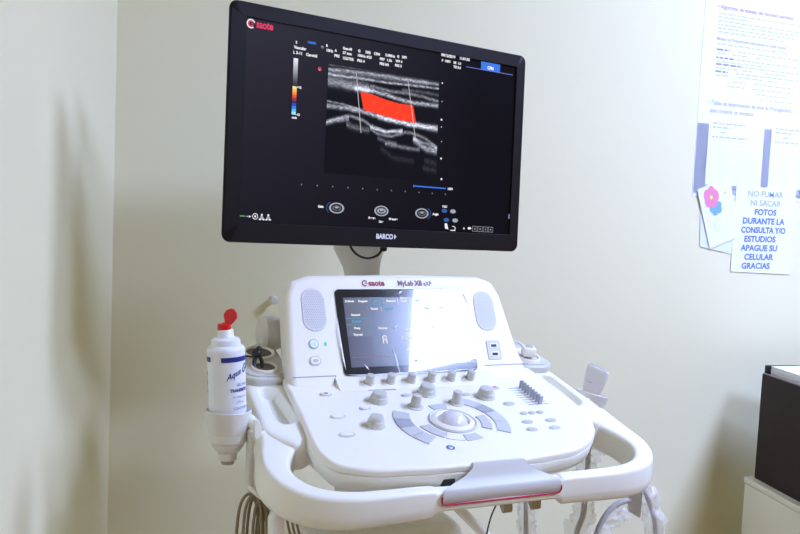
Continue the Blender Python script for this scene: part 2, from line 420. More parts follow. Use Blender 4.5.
rect(mb, -.0485, .1120, -.0480, .1190, z_, TF, 0); rect(mb, -.071, .1205, -.0705, .112, z_, TF, 1)
P_(mb, 'menu_tabs', ['ui_white', 'ui_teal', 'ui_pink'], ts, smooth=False); mb = MB()
for s, y, m_ in (('General', .1050, 0), ('Carotid', .0945, 1), ('Deep', .0840, 0), ('Thyroid', .0735, 0)): tt(s, -.0920, y, .0046, m_)
for y in (.1005, .0905): rect(mb, -.1090, y, -.0705, y + .0005, z_, TF, 1)
for s, x, y, m_ in (('Reverse', -.0500, .0830, 0), ('Auto', -.0080, .0785, 0), ('Smart Box', -.0105, .0660, 0), ('Steer Box', -.0070, .0475, 0), ('Left', -.0030, .0300, 1), ('Map', .030, .115, 1), ('Scale', .055, .115, 1), ('Filter', .036, .083, 0), ('Gain', .064, .083, 0)): tt(s, x, y, .0046, m_)
rect(mb, -.1065, .0395, -.0450, .0399, z_, TF, 2)
ring(mb, .0042, .0030, z_, TF, 0, 0, 2 * PI, 16, -.0490, .0690); ring(mb, .0022, .0014, z_, TF, 0, 0, 2 * PI, 10, -.0490, .0690)
for s_ in (-1, 1): rect(mb, -.0490 + s_ * .0030 - .0010, .0600, -.0490 + s_ * .0030 + .0010, .0655, z_, TF, 0)
P_(mb, 'touch_menu', ['ui_white', 'ui_teal', 'ui_pink'], ts, smooth=False)
# loose protective film: lifted edges and creases
def crease(pts, w, h):
    mb = MB()
    L = []
    for k, (x, y) in enumerate(pts):
        d_ = (V(pts[min(k + 1, len(pts) - 1)]) - V(pts[max(k - 1, 0)])).normalized(); n_ = V((-d_.y, d_.x)); t = math.sin(PI * k / (len(pts) - 1)) ** .6
        L.append([V((x, y, .0030)) - V((n_.x, n_.y, 0)) * w * 1.25 * t, V((x, y, .0030 + h * .3 * t)), V((x, y, .0030)) + V((n_.x, n_.y, 0)) * w * t + V((1e-5, 0, 1e-5))])
    loft(mb, L, TF, 0, False, False, False); P_(mb, 'film_crease', 'film', ts, label='crease of the clear protective film, its bright streak put into white colour')
crease([(-.1225, .105), (-.1222, .085), (-.1215, .060), (-.1200, .035), (-.1180, .020)], .0012, .0012)
crease([(-.0385, .056), (-.0370, .047), (-.0352, .038), (-.0335, .022), (-.0320, .012)], .0013, .0022)
crease([(-.0880, .0290), (-.0840, .0230), (-.0810, .0190)], .0011, .0016)
crease([(-.0340, .0820), (-.0300, .0850), (-.0250, .0890)], .0012, .0016)
crease([(-.0160, .1390), (-.0120, .1430), (-.0080, .1450)], .0014, .0018)
crease([(.0960, .144), (.1010, .135), (.1040, .122)], .0014, .0020)
crease([(-.1190, .0140), (-.100, .0125), (-.0700, .0120), (-.03, .0125), (.02, .0125), (.07, .0135), (.103, .0150)], .0010, .0010)

# sloped strip with the row of rotary knobs below the touchscreen
p0 = V((0, *(dk(0, .024, 0).yz))); p1 = H + uT * .0118; sd = (p1 - p0); sl_ = sd.length; sd.normalize(); sn = X1.cross(sd)
SF = frame(p0 + sd * sl_ * .5, X1, sd, sn)
mb = MB(); slab(mb, rrect(.262, sl_, .001, 2, -.005, 0), -.008, .0003, 0, 0, SF); P_(mb, 'knob_strip', 'white')
ax_ = (sn * .6 + nD * .4).normalized(); KY = (sd - ax_ * sd.dot(ax_)).normalized()
for k in range(6):
    x = -.0865 + k * .0338
    mb = MB(); lathe(mb, [(.0074, -.003), (.0074, .001), (.0066, .0018), (.0062, .0125), (.0058, .0138), (.0046, .0144), (.0001, .0145)], frame(p0 + sd * sl_ * .5 + X1 * x, X1, KY, ax_), 0, 24, True, False)
    P_(mb, 'rotary_knob', 'knob')
# large encoder knobs with skirts
for x, v, r, h, big in ((-.0915, .0600, .0125, .015, 1), (-.0085, .0450, .0130, .015, 1), (.0805, .0655, .0130, .015, 1), (-.1240, .1310, .0115, .015, 1), (-.0440, .0840, .0080, .019, 0), (.0240, .0795, .0080, .019, 0)):
    mb = MB(); X = dF(x, v)
    if big: lathe(mb, [(r * 1.12, 0), (r * 1.12, .0015), (r * 1.02, .003), (r * .98, h * .55), (r * .90, h * .60), (r * .80, h * .97), (r * .72, h), (r * .2, h * 1.0), (.0001, h)], X, 0, 28, True, False)
    else: lathe(mb, [(r * 1.5, 0), (r * 1.5, .001), (r * 1.35, .0016), (r * 1.05, .0018), (r * .95, h * .3), (r * .85, h * .93), (r * .75, h), (.0001, h)], X, 0, 28, True, False)
    P_(mb, 'encoder_knob', 'knob')
# trackball
TBX, TBV = -.0080, .1335
mb = MB(); X = dF(TBX, TBV)
lathe(mb, [(.0350, -.001), (.0350, .0014), (.0340, .0026), (.0330, .0028), (.0315, .0018), (.0300, .0012)], X, 0, 44, True, True); tb = P_(mb, 'trackball', 'key')
mb = MB(); lathe(mb, [(.0305, 0), (.0305, .0022), (.0270, .0040), (.0245, .0048), (.0235, .0040), (.0230, .0010)], X, 0, 44, True, True); P_(mb, 'trackball_ring', 'white', tb)
mb = MB(); lathe(mb, [(.0238 * math.sin(R(a)), .0238 * math.cos(R(a)) - .0090) for a in (88, 78, 66, 54, 42, 30, 18, 8, .3)], X, 0, 36, True, False); P_(mb, 'ball', 'ball', tb)
# arc keys round the trackball
def arc_key(r0, r1, a0, a1, m_, h=.0016):
    a0, a1 = R(a0), R(a1); n = 8
    pts = [(r1 * math.cos(a0 + (a1 - a0) * k / n), r1 * math.sin(a0 + (a1 - a0) * k / n)) for k in range(n + 1)] + [(r0 * math.cos(a1 + (a0 - a1) * k / n), r0 * math.sin(a1 + (a0 - a1) * k / n)) for k in range(n + 1)]
    mb = MB(); slab(mb, pts, -.001, h, .0006, 0, dF(TBX, TBV)); P_(mb, 'function_key', m_)
for a0, a1, m_ in ((151, 168, 'key'), (169, 186, 'keydark'), (187, 203, 'key'), (204, 222, 'key')): arc_key(.061, .085, a0, a1, m_)
arc_key(.040, .055, 188, 232, 'key')
arc_key(.040, .056, 234, 262, 'white')
arc_key(.040, .056, 264, 292, 'key')
arc_key(.041, .056, -34, 12, 'key')
arc_key(.038, .052, 76, 108, 'key')
for a0, a1, m_ in ((34, 54, 'key'), (16, 33, 'keydark'), (-8, 15, 'key'), (-33, -9, 'key')): arc_key(.062, .082, a0, a1, m_)
# small oval keys
for x, v, a, b, m_ in ((-.1615, .0300, .0090, .0058, 'key'), (-.1670, .0985, .0112, .0062, 'key'), (-.1720, .1500, .0118, .0066, 'key'), (-.1200, .0790, .0088, .0056, 'key'),
                       (-.0430, .0470, .0080, .0052, 'key'), (.0520, .0545, .0080, .0052, 'key'), (.1110, .0380, .0085, .0052, 'key'), (.1060, .0920, .0100, .0060, 'key'),
                       (.1125, .1245, .0062, .0048, 'key'), (.1265, .1245, .0062, .0048, 'key'), (.1405, .1245, .0062, .0048, 'key'),
                       (.1040, .1500, .0092, .0056, 'key'), (.1435, .1500, .0092, .0056, 'key'), (.0985, .1720, .0092, .0056, 'key'), (.1365, .1720, .0092, .0056, 'key')):
    red = (abs(x + .1615) < 1e-4) or abs(x - .1110) < 1e-4
    mb = MB(); slab(mb, ellipse(a, b, 26), -.001, .0012, .0006, 0, dF(x, v)); ok = P_(mb, 'oval_button', m_)
    mb = MB(); slab(mb, ellipse(a * .76, b * .66, 26), 0, .0022, .0008, 0, dF(x, v)); P_(mb, 'button_cap', 'white' if x < -.11 else 'pad', ok)
    if red: mb = MB(); poly(mb, ellipse(a * .42, b * .36, 16), .0023, dF(x, v)); P_(mb, 'button_symbol', 'redbtn', ok)
mb = MB(); slab(mb, rrect(.045, .0048, .0015, 3), -.001, .0005, .0003, 0, dF(-.0720, .0235, 0, R(-3))); P_(mb, 'indicator_strip', 'lilac')
# gain sliders
for k in range(8):
    t = k / 7; x, v = .1555 + .001 * t, .0425 + t * .0560
    mb = MB(); box(mb, (0, 0, .0001), (.037, .0012, .0006), 0, dF(x - .003, v)); sl = P_(mb, 'gain_slider', 'keydark')
    mb = MB(); box(mb, (0, 0, .0065), (.0062, .0030, .0130), .0006, dF(x, v)); P_(mb, 'slider_cap', 'keydark', sl)
# round emblem on the front of the deck
mb = MB(); ring(mb, .0058, .0040, .0004, dF(-.0455, .2030), 0, 0, 2 * PI, 26); ring(mb, .0030, .0018, .0004, dF(-.0455, .2030), 1, R(20), R(250), 14)
P_(mb, 'deck_emblem', ['bluelabel', 'inksky'], smooth=False)

# handle: a broad band sweeping from tray to tray around the front
half = [  # (outer x, v), (inner x, v), top h, bottom h
    ((.2755, .100), (.214, .108), -.0125, -.050), ((.2785, .124), (.2250, .129), -.0145, -.058), ((.284, .145), (.240, .146), -.018, -.064), ((.288, .172), (.2520, .170), -.020, -.066),
    ((.2855, .200), (.2550, .195), -.020, -.067), ((.275, .225), (.2490, .214), -.020, -.067), ((.257, .246), (.2370, .230), -.020, -.067), ((.232, .2605), (.2180, .242), -.020, -.067),
    ((.200, .2680), (.192, .2490), -.020, -.066), ((.160, .2700), (.155, .2510), -.020, -.064), ((.120, .2695), (.118, .2510), -.020, -.063), ((.096, .2690), (.095, .2510), -.021, -.062), ((.088, .2690), (.087, .2510), -.023, -.053), ((.045, .2700), (.045, .2515), -.024, -.051), ((0, .2705), (0, .2520), -.024, -.051)]
full = [((-o[0], o[1]), (-i[0], i[1]), t, b) for o, i, t, b in half] + half[-2::-1]
loops = []
for (ox, ov), (ix, iv), t, b in full:
    O = V((ox, ov)); I = V((ix, iv)); d_ = (O - I); w = d_.length; d_.normalize()
    sec = rpoly([(0, b + .003), (w + .005, b + .003), (w + .0055, (t + b) / 2 - .004), (w, t), (0, t)], [min(.010, w * .3), min(.012, w * .4), .03, min(.0075, w * .35), min(.0075, w * .3)], 4)
    loops.append([dk(I.x + d_.x * s, I.y + d_.y * s, h) for s, h in sec])
# densify along the path
dense = [spline([L[k] for L in loops], 4) for k in range(len(loops[0]))]
loops2 = [[dense[k][i] for k in range(len(dense))] for i in range(len(dense[0]))]
mb = MB(); loft(mb, loops2); P_(mb, 'handle', 'shell', sharp=50)
# badge over the middle of the handle
rows = [(.2445, .0010, .037), (.2505, .0030, .0375), (.2545, -.0020, .041), (.2590, -.0090, .052), (.2640, -.0150, .070), (.2690, -.0190, .0835), (.2725, -.0225, .0865), (.2740, -.0290, .0872), (.2742, -.0365, .0868)]
L = []
for v, h, w in rows:
    n = 16; L.append([dk((-1 + 2 * k / n) * w + .002, v, h) for k in range(n + 1)] + [dk((1 - 2 * k / n) * w * .97 + .002, v - .006, h - .010) for k in range(n + 1)])
mb = MB(); loft(mb, L); hb = P_(mb, 'handle_badge', 'badge', label='silver grey badge with a magenta edge line')
mb = MB(); tube(mb, [dk(-.0862, .2735, -.0270), dk(-.0864, .2747, -.0330), dk(-.0845, .2752, -.0370)] + [dk(-.08 + .02 * k, .2755, -.0377) for k in range(9)] + [dk(.0870, .2752, -.0370), dk(.0895, .2745, -.0330), dk(.0893, .2735, -.0280)], .0011, 8); P_(mb, 'badge_stripe', 'magenta', hb)
mb = MB(); lathe(mb, [(.0085, 0), (.0085, .010)], DF @ Matrix.Translation((-.066, -.2440, -.028)), 0, 20, sx=1.4, sy=.7); P_(mb, 'badge_recess', 'dark')
# hand-grip hooks under the front of the handle
for x in (.024, .068):
    mb = MB(); pr = rpoly([(-.014, 0), (.008, 0), (.010, -.016), (.004, -.020)], [.001, .001, .005, .004], 4)
    X = frame(dk(x, .247, -.0555), V((0, -1, 0)), V((0, 0, 1)), X1); slab(mb, pr, -.0065, .0065, .001, .001, X); P_(mb, 'handle_hook', 'hookgrey')

# side wings: recessed tray, cup pad
for s in (-1, 1):
    mir = lambda pts: [(s * x, -v) for x, v in pts]
    outer = rpoly(mir([(.196, -.215), (.256, -.150), (.2645, -.030), (.2725, .112), (.236, .150), (.196, .120)]), [.03, .035, .04, .05, .02, .01], 5)
    inner = rpoly(mir([(.218, -.012), (.236, -.024), (.2485, -.016), (.2495, .078), (.236, .094), (.214, .080)]), [.006, .01, .012, .018, .012, .006], 5)
    mb = MB(); tray(mb, outer, inner, -.050, -.010, .016, .009, DF, draft=.003); tr = P_(mb, 'side_tray', 'shell')
    pd = rpoly(mir([(.190, -.165), (.222, -.158), (.256, -.115), (.267, -.040), (.246, -.026), (.204, -.030), (.190, -.062)]), [.012, .02, .03, .02, .02, .015, .02], 5)
    mb = MB(); slab(mb, pd, -.012, .002, .004, 0, DF); slab(mb, inset(ccw(pd), .006), .001, .0045, .002, 0, DF)
    P_(mb, 'cup_pad', 'pad')
    for cx, cv, a, b in ((.2290, -.0580, .0165, .0165), (.2235, -.1120, .0205, .0225)):
        mb = MB(); X = DF @ Matrix.Translation((s * cx, -cv, .0045))
        lathe(mb, [(a * 1.18, -.002), (a * 1.18, .0025), (a * 1.12, .0040), (a * 1.02, .0040), (a * .98, .0025), (a * .94, .0010), (a * .93, .0008)], X, 0, 30, True, False); cu_ = P_(mb, 'cup_ring', 'white')
        mb = MB(); poly(mb, ellipse(a * .95, a * .95, 28), .0012, X); P_(mb, 'cup_hole', 'cuphole' if s < 0 else 'pad', cu_)
# bracket, gel bottle holder on the left
BX = V((-.3085, -.062, 0)); BR = 1.0
rimz = .9365
mb = MB()
prof = [(.0120, rimz - .066), (.0125, rimz - .056), (.0165, rimz - .0535), (.0215, rimz - .046), (.0265, rimz - .026), (.0293, rimz - .006), (.0299, rimz + .001), (.0293, rimz + .002), (.0281, rimz), (.0275, rimz - .010), (.0246, rimz - .040), (.016, rimz - .050)]
lathe(mb, prof, Matrix.Translation((BX.x, BX.y, 0)), 0, 40)
bh = P_(mb, 'bottle_holder', 'warmwhite')
mb = MB(); tube(mb, spline([(-.2905, -.070, .922), (-.284, -.074, .926), (-.277, -.080, .916), (-.274, -.085, .900)], 6), .0075, 12); P_(mb, 'holder_clip', 'shell', bh)
mb = MB(); lathe(mb, [(.0085, rimz - .072), (.0085, rimz - .060)], Matrix.Translation((BX.x, BX.y, 0)), 0, 20); P_(mb, 'holder_drain', 'hookgrey', bh)
mb = MB()
box(mb, (-.2820, -.0800, .872), (.010, .016, .085), .003); box(mb, (-.276, -.086, .868), (.006, .010, .075), .002); P_(mb, 'side_bracket', 'warmwhite')
mb = MB(); X = frame((-.2780, -.098, .913), X1, V((0, .1, .995)), V((0, -.995, .1)))
slab(mb, rpoly([(-.006, .018), (.001, .018), (.006, -.004), (.0125, -.014), (.006, -.017), (-.005, -.006)], .002, 3), -.004, .004, .001, .001, X); P_(mb, 'bracket_latch', 'shell')
mb = MB(); tube(mb, spline([(-.283, -.080, .850), (-.283, -.086, .838), (-.277, -.095, .832), (-.268, -.100, .826), (-.262, -.100, .832)], 6), .0035, 10); P_(mb, 'cable_hook', 'shell')
mb = MB(); X = frame((-.2640, -.150, .812), V((.95, .3, 0)).normalized(), V((0, 0, 1)), V((.3, -.95, 0)).normalized())
slab(mb, rpoly([(-.0095, -.035), (.0075, -.035), (.0085, .008), (.003, .016), (-.006, .014), (-.011, .006)], .003, 4), -.006, .006, .002, .002, X); P_(mb, 'cable_peg', 'shell')

# probe holder on the right
PHc = V((.3285, .012, .909))
mb = MB(); lathe(mb, [(.0170, -.062), (.0215, -.055), (.0270, -.015), (.0300, 0), (.0306, .003), (.0296, .004), (.0282, .002), (.0262, -.012), (.0220, -.040)], Matrix.Translation(PHc) @ Matrix.Rotation(R(15), 4, 'Y'), 0, 40, sx=1.0, sy=.92)
ph = P_(mb, 'probe_holder', 'warmwhite')
mb = MB(); box(mb, (.297, .000, .902), (.030, .024, .014), .003); box(mb, (.288, -.030, .905), (.020, .018, .012), .003); P_(mb, 'holder_clip', 'shell', ph)
# support post behind the screen, rear spool, rear body, column
PX = -.034
mb = MB()
pl = []
for z, w, cx, dpt in ((.86, .0290, PX + .008, .027), (.98, .0295, PX + .0065, .027), (1.085, .0300, PX + .0045, .028), (1.105, .0320, PX + .0025, .030), (1.122, .0375, PX - .0015, .034), (1.138, .0440, PX - .0040, .038), (1.155, .0465, PX - .0045, .040), (1.190, .0465, PX - .0045, .038), (1.203, .043, PX - .0045, .034)):
    pl.append([(cx + .012 + x, .210 + y, z - .002) for x, y in ellipse(w, dpt, 28)])
loft(mb, pl); P_(mb, 'support_post', 'warmwhite')
mb = MB(); box(mb, (-.016, .199, 1.25), (.10, .026, .13), .006); P_(mb, 'monitor_mount', 'blackpl')
mb = MB(); slab(mb, rrect(.30, .27, .04, 6, 0, .145), .80, .945, .02, .02); P_(mb, 'rear_body', 'shell')
mb = MB(); X = frame((-.152, .150, 1.004), V((0, 1, 0)), V((0, 0, 1)), V((-1, 0, 0)))
lathe(mb, [(.020, -.02), (.0205, .020), (.0265, .032), (.0300, .044), (.0295, .054), (.0240, .060), (.012, .061), (.0001, .061)], X, 0, 32, True, False); P_(mb, 'rear_cable_spool', 'warmwhite')
mb = MB(); fr = rpoly([(-.175, .70), (.085, .70), (.118, .735), (.090, .742), (-.175, .742)], [.01, .01, .004, .01, .02], 4)
box(mb, (-.045, .10, .60), (.27, .22, .24), .02); lb = P_(mb, 'lower_cover', 'shell')
mb = MB()
for x in (-.105, -.035): mb = MB(); box(mb, (x, -.0108, .690), (.0025, .002, .05)); P_(mb, 'cover_slit', 'dark', lb, smooth=False)
for s in (1, -1): mb = MB(); tube(mb, [(s * .085, .045, .742), (s * .110, .045, .718), (s * .245, .045, .585)], .0085, 12); P_(mb, 'support_strut', 'shell')
mb = MB(); box(mb, (0, .13, .42), (.13, .13, .76), .02); P_(mb, 'lift_column', 'shell')
mb = MB(); slab(mb, rpoly([(-.24, -.20), (.24, -.20), (.24, .36), (-.24, .36)], .07, 6), .07, .15, .03, .01); P_(mb, 'wheeled_base', 'shell')
for x in (-.2, .2):
    for y in (-.15, .31):
        mb = MB(); lathe(mb, [(.02, -.013), (.035, -.012), (.037, 0), (.035, .012), (.02, .013)], frame((x, y, .037), V((0, 1, 0)), V((0, 0, 1)), X1), 0, 24); cw = P_(mb, 'caster', 'rubber')
        mb = MB(); box(mb, (x, y, .062), (.034, .03, .03), .006); P_(mb, 'caster_fork', 'pad', cw)
# cable hook under the right of the handle
mb = MB(); X = frame((.300, -.155, .772), V((.93, -.36, 0)).normalized(), V((0, 0, 1)), V((-.36, -.93, 0)).normalized())
slab(mb, rpoly([(-.0105, .034), (-.0105, -.004), (.0080, -.014), (.0095, .026)], .001, 2), -.004, .004, .0008, .0008, X); P_(mb, 'side_hook', 'hookgrey')

# ------------------------------------------------------------------ MONITOR
ma = V((.9841, .1762, -.0233)); mbv = V((.0156, .0451, .9989)); ma.normalize(); mbv = (mbv - ma * ma.dot(mbv)).normalized(); mn = ma.cross(mbv)
MC = V((-.0202, .1068, 1.3199))
mon = bpy.data.objects.new('monitor', None); col.objects.link(mon); mon.matrix_world = frame(MC, ma, mbv, mn)
tag(mon, 'large black flat monitor above the console showing a red vessel scan', 'monitor')
W, HH = .5605, .3455
ix0, ix1, iy0, iy1 = -.2548, .2600, -.1440, .1515
out = rrect(W, HH, .0125, 6); inn = rrect(ix1 - ix0, iy1 - iy0, .0015, 6, (ix0 + ix1) / 2, (iy0 + iy1) / 2)
def back(p, d): return inset(ccw(p), d)
Ls = []
o_ = ccw(out); i_ = ccw(inn)
for d, z in ((.040, -.046), (.020, -.036), (.0085, -.020), (.0025, -.009), (.0004, -.0050), (0, -.0035), (.0006, -.0012), (.0022, 0)): Ls.append([(x, y, z) for x, y in ccw(rrect(W - 2 * d, HH - 2 * d, max(.0125 - d * .5, .004), 6))])
Ls += [[(x, y, z) for x, y in i_] for z in (0,)] + [[(x, y, -.0005) for x, y in inset(i_, .0006)], [(x, y, -.0035) for x, y in inset(i_, .0008)]]
mb = MB(); loft(mb, Ls, None, 0, True, False); mb.build('housing', 'bezel', mon)
mb = MB(); box(mb, (0, -.01, -.049), (.26, .20, .014), .005); mb.build('rear_cover', 'blackpl', mon)
# picture on the LCD
S = 1 / 6.667
def px(zx, zy, oy=60): return (320 + zx * S, oy + zy * S)
HM = None
def pl_(pts, oy=60): return [px(a, b, oy) for a, b in pts]
# polylines in the sonogram's own raster: 120 wide, 80 high for the upper part, 130 to the end
bands = [ (pl_([(60, 30), (400, 75), (800, 138)]), 1.0, .30), (pl_([(60, 58), (240, 78), (400, 100), (600, 132), (800, 163)]), 1.6, .62),
 (pl_([(60, 92), (240, 118), (420, 146), (600, 166), (800, 190)]), 1.1, .75), (pl_([(60, 72), (300, 106), (500, 130), (700, 152)]), 2.4, .30),
 (pl_([(60, 120), (180, 150), (300, 178)]), 5.0, .42), (pl_([(60, 150), (200, 176), (330, 196)]), 3.2, .35),
 (pl_([(230, 186), (330, 200), (430, 226), (520, 258), (620, 282), (790, 304)]), 2.0, .80), (pl_([(330, 168), (450, 203), (560, 216), (680, 242), (790, 274)]), 1.6, .50), (pl_([(540, 196), (650, 206), (790, 232)]), 1.6, .28),
 (pl_([(50, 266), (150, 286), (240, 312)]), .8, .55), (pl_([(50, 294), (200, 318), (320, 347), (440, 386), (600, 422), (780, 446)]), 2.2, .80), (pl_([(380, 372), (520, 410), (660, 436), (780, 462)]), 2.4, .55),
 (pl_([(50, 402), (110, 380), (200, 366), (280, 392), (340, 440), (420, 470), (520, 468)]), 1.6, .62), (pl_([(50, 412), (120, 392), (170, 388)]), 2.0, .55), (pl_([(180, 420), (230, 440), (300, 455)]), 3.0, .34),
 (pl_([(330, 118), (380, 152), (470, 166), (560, 140), (640, 158), (700, 186), (770, 236)], 110), 1.6, .50), (pl_([(330, 105), (420, 135), (520, 128)], 110), 1.4, .55), (pl_([(620, 190), (700, 250), (770, 268)], 110), 3.0, .72), (pl_([(620, 186), (700, 214), (770, 244)], 110), 1.4, .5),
 (pl_([(430, 215), (540, 240), (640, 254)], 110), 2.0, .42), (pl_([(380, 180), (420, 196), (480, 210)], 110), 2.0, .30), (pl_([(700, 330), (770, 350)], 110), 3.0, .12), (pl_([(400, 250), (480, 310), (600, 330)], 110), 3.0, .10), (pl_([(690, 380), (770, 400)], 110), 3.0, .12), (pl_([(340, 92), (370, 105), (410, 120)], 110), .8, .4)]
red = pl_([(262, 204), (340, 225), (430, 260), (520, 285), (612, 298), (632, 412), (520, 395), (400, 360), (282, 325)])
def inside(p, Q):
    c = False; j = len(Q) - 1
    for i in range(len(Q)):
        if (Q[i][1] > p[1]) != (Q[j][1] > p[1]) and p[0] < (Q[j][0] - Q[i][0]) * (p[1] - Q[i][1]) / (Q[j][1] - Q[i][1]) + Q[i][0]: c = not c
        j = i
    return c
def yat(Pl, x):
    if x < Pl[0][0] - 1 or x > Pl[-1][0] + 3: return None
    for a, b in zip(Pl, Pl[1:]):
        if x <= b[0] or b is Pl[-1]:
            t = (x - a[0]) / (b[0] - a[0]); return a[1] + (b[1] - a[1]) * t
GX0, GX1, GY0, GY1 = -.1166, .0930, .1035, -.0620
# bilinear map from the sonogram raster (u along, v down) to its own picture grid
C00, C10, C01, C11 = (329.5, 64.0), (438.8, 81.2), (325.5, 170.0), (436.6, 180.8)
NX, NY = 210, 170
mb = MB(); mb.keep = True; cols = []
for j in range(NY + 1):
    t = j / NY
    for i in range(NX + 1):
        s = i / NX
        mb.v.append(V((GX0 + (GX1 - GX0) * s + (-.0006 + .003 * s) * t, GY0 + .0008 * s + (GY1 - GY0) * t, -.0024)))
        qx = (C00[0] * (1 - s) + C10[0] * s) * (1 - t) + (C01[0] * (1 - s) + C11[0] * s) * t
        qy = (C00[1] * (1 - s) + C10[1] * s) * (1 - t) + (C01[1] * (1 - s) + C11[1] * s) * t
        wob = noise.noise(V((qx * .16, qy * .10, 3))) * 1.0
        val = .006
        for Pl, w, a in bands:
            y = yat(Pl, qx)
            if y is None: continue
            d = (qy + wob * .7 - y) / w
            if abs(d) < 3: val += a * math.exp(-d * d) * (.72 + .5 * noise.noise(V((qx * .35, qy * .9, w * 7))))
        sp = noise.noise(V((qx * 1.1, qy * 2.4, 9))); sp2 = noise.noise(V((qx * .45, qy * 1.6, 19)))
        val *= (1 + .5 * sp + .35 * sp2)
        if t < .42: val += .012 * max(0, sp2 + .3)
        val = max(0, min(1.1, val * 1.08)) ** 1.55
        c = V((.80, .84, 1.0)) * val * .85 + V((.0030, .0024, .0036))
        if inside((qx, qy), red):
            c = V((.90, .040 + .03 * max(0, noise.noise(V((qx * .2, qy * .2, 1)))), .012))
        cols.append((*c, 1))
for j in range(NY):
    for i in range(NX):
        a = j * (NX + 1) + i; mb.f.append([a, a + NX + 1, a + NX + 2, a + 1]); mb.m.append(0)
# screen plane first
sg = MB(); sg.keep = True; sc_sheen_cols = []
nx_, ny_ = 24, 14
for j in range(ny_ + 1):
    for i in range(nx_ + 1):
        sg.v.append(V((ix0 - .001 + (ix1 - ix0 + .002) * i / nx_, iy0 - .001 + (iy1 - iy0 + .002) * j / ny_, -.0030)))
        a = i / nx_; b = j / ny_
        g = max(0, (1 - a * 1.2)) * (.35 + .65 * b)  # grey lift towards top left: backlight plus ambient reflection, put into the emission
        sc_sheen_cols.append((.0012 + .020 * g, .0008 + .018 * g, .0014 + .027 * g, 1))
for j in range(ny_):
    for i in range(nx_):
        a = j * (nx_ + 1) + i; sg.f.append([a, a + 1, a + nx_ + 2, a + nx_ + 1]); sg.m.append(0)
scr = sg.build('screen', 'lcd', mon); scr['label'] = 'black lit screen with scan picture and menus'
scr.data.color_attributes.new('Col', 'FLOAT_COLOR', 'POINT').data.foreach_set('color', [c for q in sc_sheen_cols for c in q])
so = mb.build('scan_picture', 'lcd', scr, smooth=False)
so.data.color_attributes.new('Col', 'FLOAT_COLOR', 'POINT').data.foreach_set('color', [c for q in cols for c in q])
zt = -.0018
mb = MB()
mats_ = ['ui_white', 'ui_grey', 'ui_dim', 'ui_blue', 'ui_blue_dim', 'ui_red', 'ui_line', 'ui_green', 'ui_beam']
def st(s, x, y, size=.0058, mi=0, bold=.00025, **k): text(mb, s, size, None, mi, x, y, zt, bold=bold, **k)
# maker logo in the corner
ring(mb, .0068, .0050, zt, None, 0, R(20), R(310), 24, -.2467, .1425); ring(mb, .0046, .0026, zt, None, 5, R(40), R(330), 20, -.2467, .1425); rect(mb, -.2467, .1418, -.2422, .1432, zt, None, 5)
st('saote', -.2385, .1385, .0155, 5, .0005, sx=.80)
mb.build('corner_logo', mats_, scr, smooth=False); mb = MB()
# scan parameters
st('S', -.1740, .1255, .0052); st('Vascular', -.1765, .1178, .0060); st('L 3-11', -.1775, .1100, .0060); st('Carotid', -.1560, .1100, .0060)
rect(mb, -.1540, .1285, -.1395, .1325, zt, None, 4); rect(mb, -.1515, .1293, -.1415, .1317, zt, None, 3)
st('TI', -.1310, .1250, .0048, 1); st('B', -.1225, .1285, .0052); st('10Hz', -.1222, .1215, .0056)
st('A', -.1070, .1235, .0050); st('PRS', -.1075, .1155, .0058)
st('Gen-M', -.0930, .1290, .0058); st('37 mm', -.0930, .1220, .0058); st('123/75%', -.0930, .1140, .0058)
st('G', -.0655, .1290, .0056); st('50%', -.0520, .1290, .0058); st('100Hz', -.0665, .1220, .0056); st('4/25', -.0500, .1220, .0056); st('PRS 4', -.0665, .1140, .0058)
st('CFM', -.0365, .1290, .0058); st('PRF', -.0250, .1225, .0058); st('1.5k', -.0120, .1225, .0058); st('PRS M1', -.0250, .1150, .0058)
st('5.0MHz', -.0150, .1300, .0058); st('G', .0075, .1310, .0056); st('50%', .0170, .1315, .0056); st('WF 4', .0050, .1235, .0056); st('PRS 5', .0040, .1165, .0056)
st('09/12/2019', .0950, .1465, .0064, 0, .0003); st('11:01:35', .1330, .1465, .0064, 0, .0003)
st('P  100%', .0965, .1375, .0056); st('MI  1.0', .1210, .1375, .0056); st('TIS 0.4', .1210, .1305, .0056)
mb.build('scan_parameters', mats_, scr, smooth=False); mb = MB()
# blue tab
rect(mb, .1800, .1365, .2225, .1500, zt - .0002, None, 3); st('CFM', .2010, .1385, .0070, 0, .0004, align='CENTER'); rect(mb, .1480, .1355, .2520, .1366, zt, None, 6)
mb.build('blue_tab', mats_, scr, smooth=False); mb = MB()
# grey bar, colour bar
for k in range(16):
    t = k / 15; m_ = emis('grey_bar_step', (.75 * (1 - t) ** 1.6 + .02, .77 * (1 - t) ** 1.6 + .02, .85 * (1 - t) ** 1.6 + .03), 1); mats_.append(m_)
    rect(mb, -.1765, .1036 - (k + 1) * .0026, -.1690, .1036 - k * .0026, zt, None, len(mats_) - 1)
mb.build('grey_scale_bar', mats_, scr, smooth=False); mb = MB()
cb = [(.95, .75, .30), (.95, .45, .08), (.90, .25, .03), (.75, .08, .02), (.40, .02, .02), (.03, .02, .10), (.02, .06, .55), (.03, .20, .85), (.08, .50, .90), (.30, .75, .95)]
for k, c in enumerate(cb):
    mats_.append(emis('colour_bar_step', c, 1)); rect(mb, -.1765, .0622 - (k + 1) * .0042, -.1695, .0622 - k * .0042, zt, None, len(mats_) - 1)
mb.build('colour_scale_bar', mats_, scr, smooth=False); mb = MB()
st('+12', -.1690, .0600, .0046); st('-12', -.1690, .0195, .0046); st('cm/s', -.1760, .0145, .0044)
mb.build('colour_scale_text', mats_, scr, smooth=False); mb = MB()
ring(mb, .0032, .0020, zt, None, 5, 0, 2 * PI, 14, -.1320, .0935); st('o', -.1335, .0915, .0050, 1)
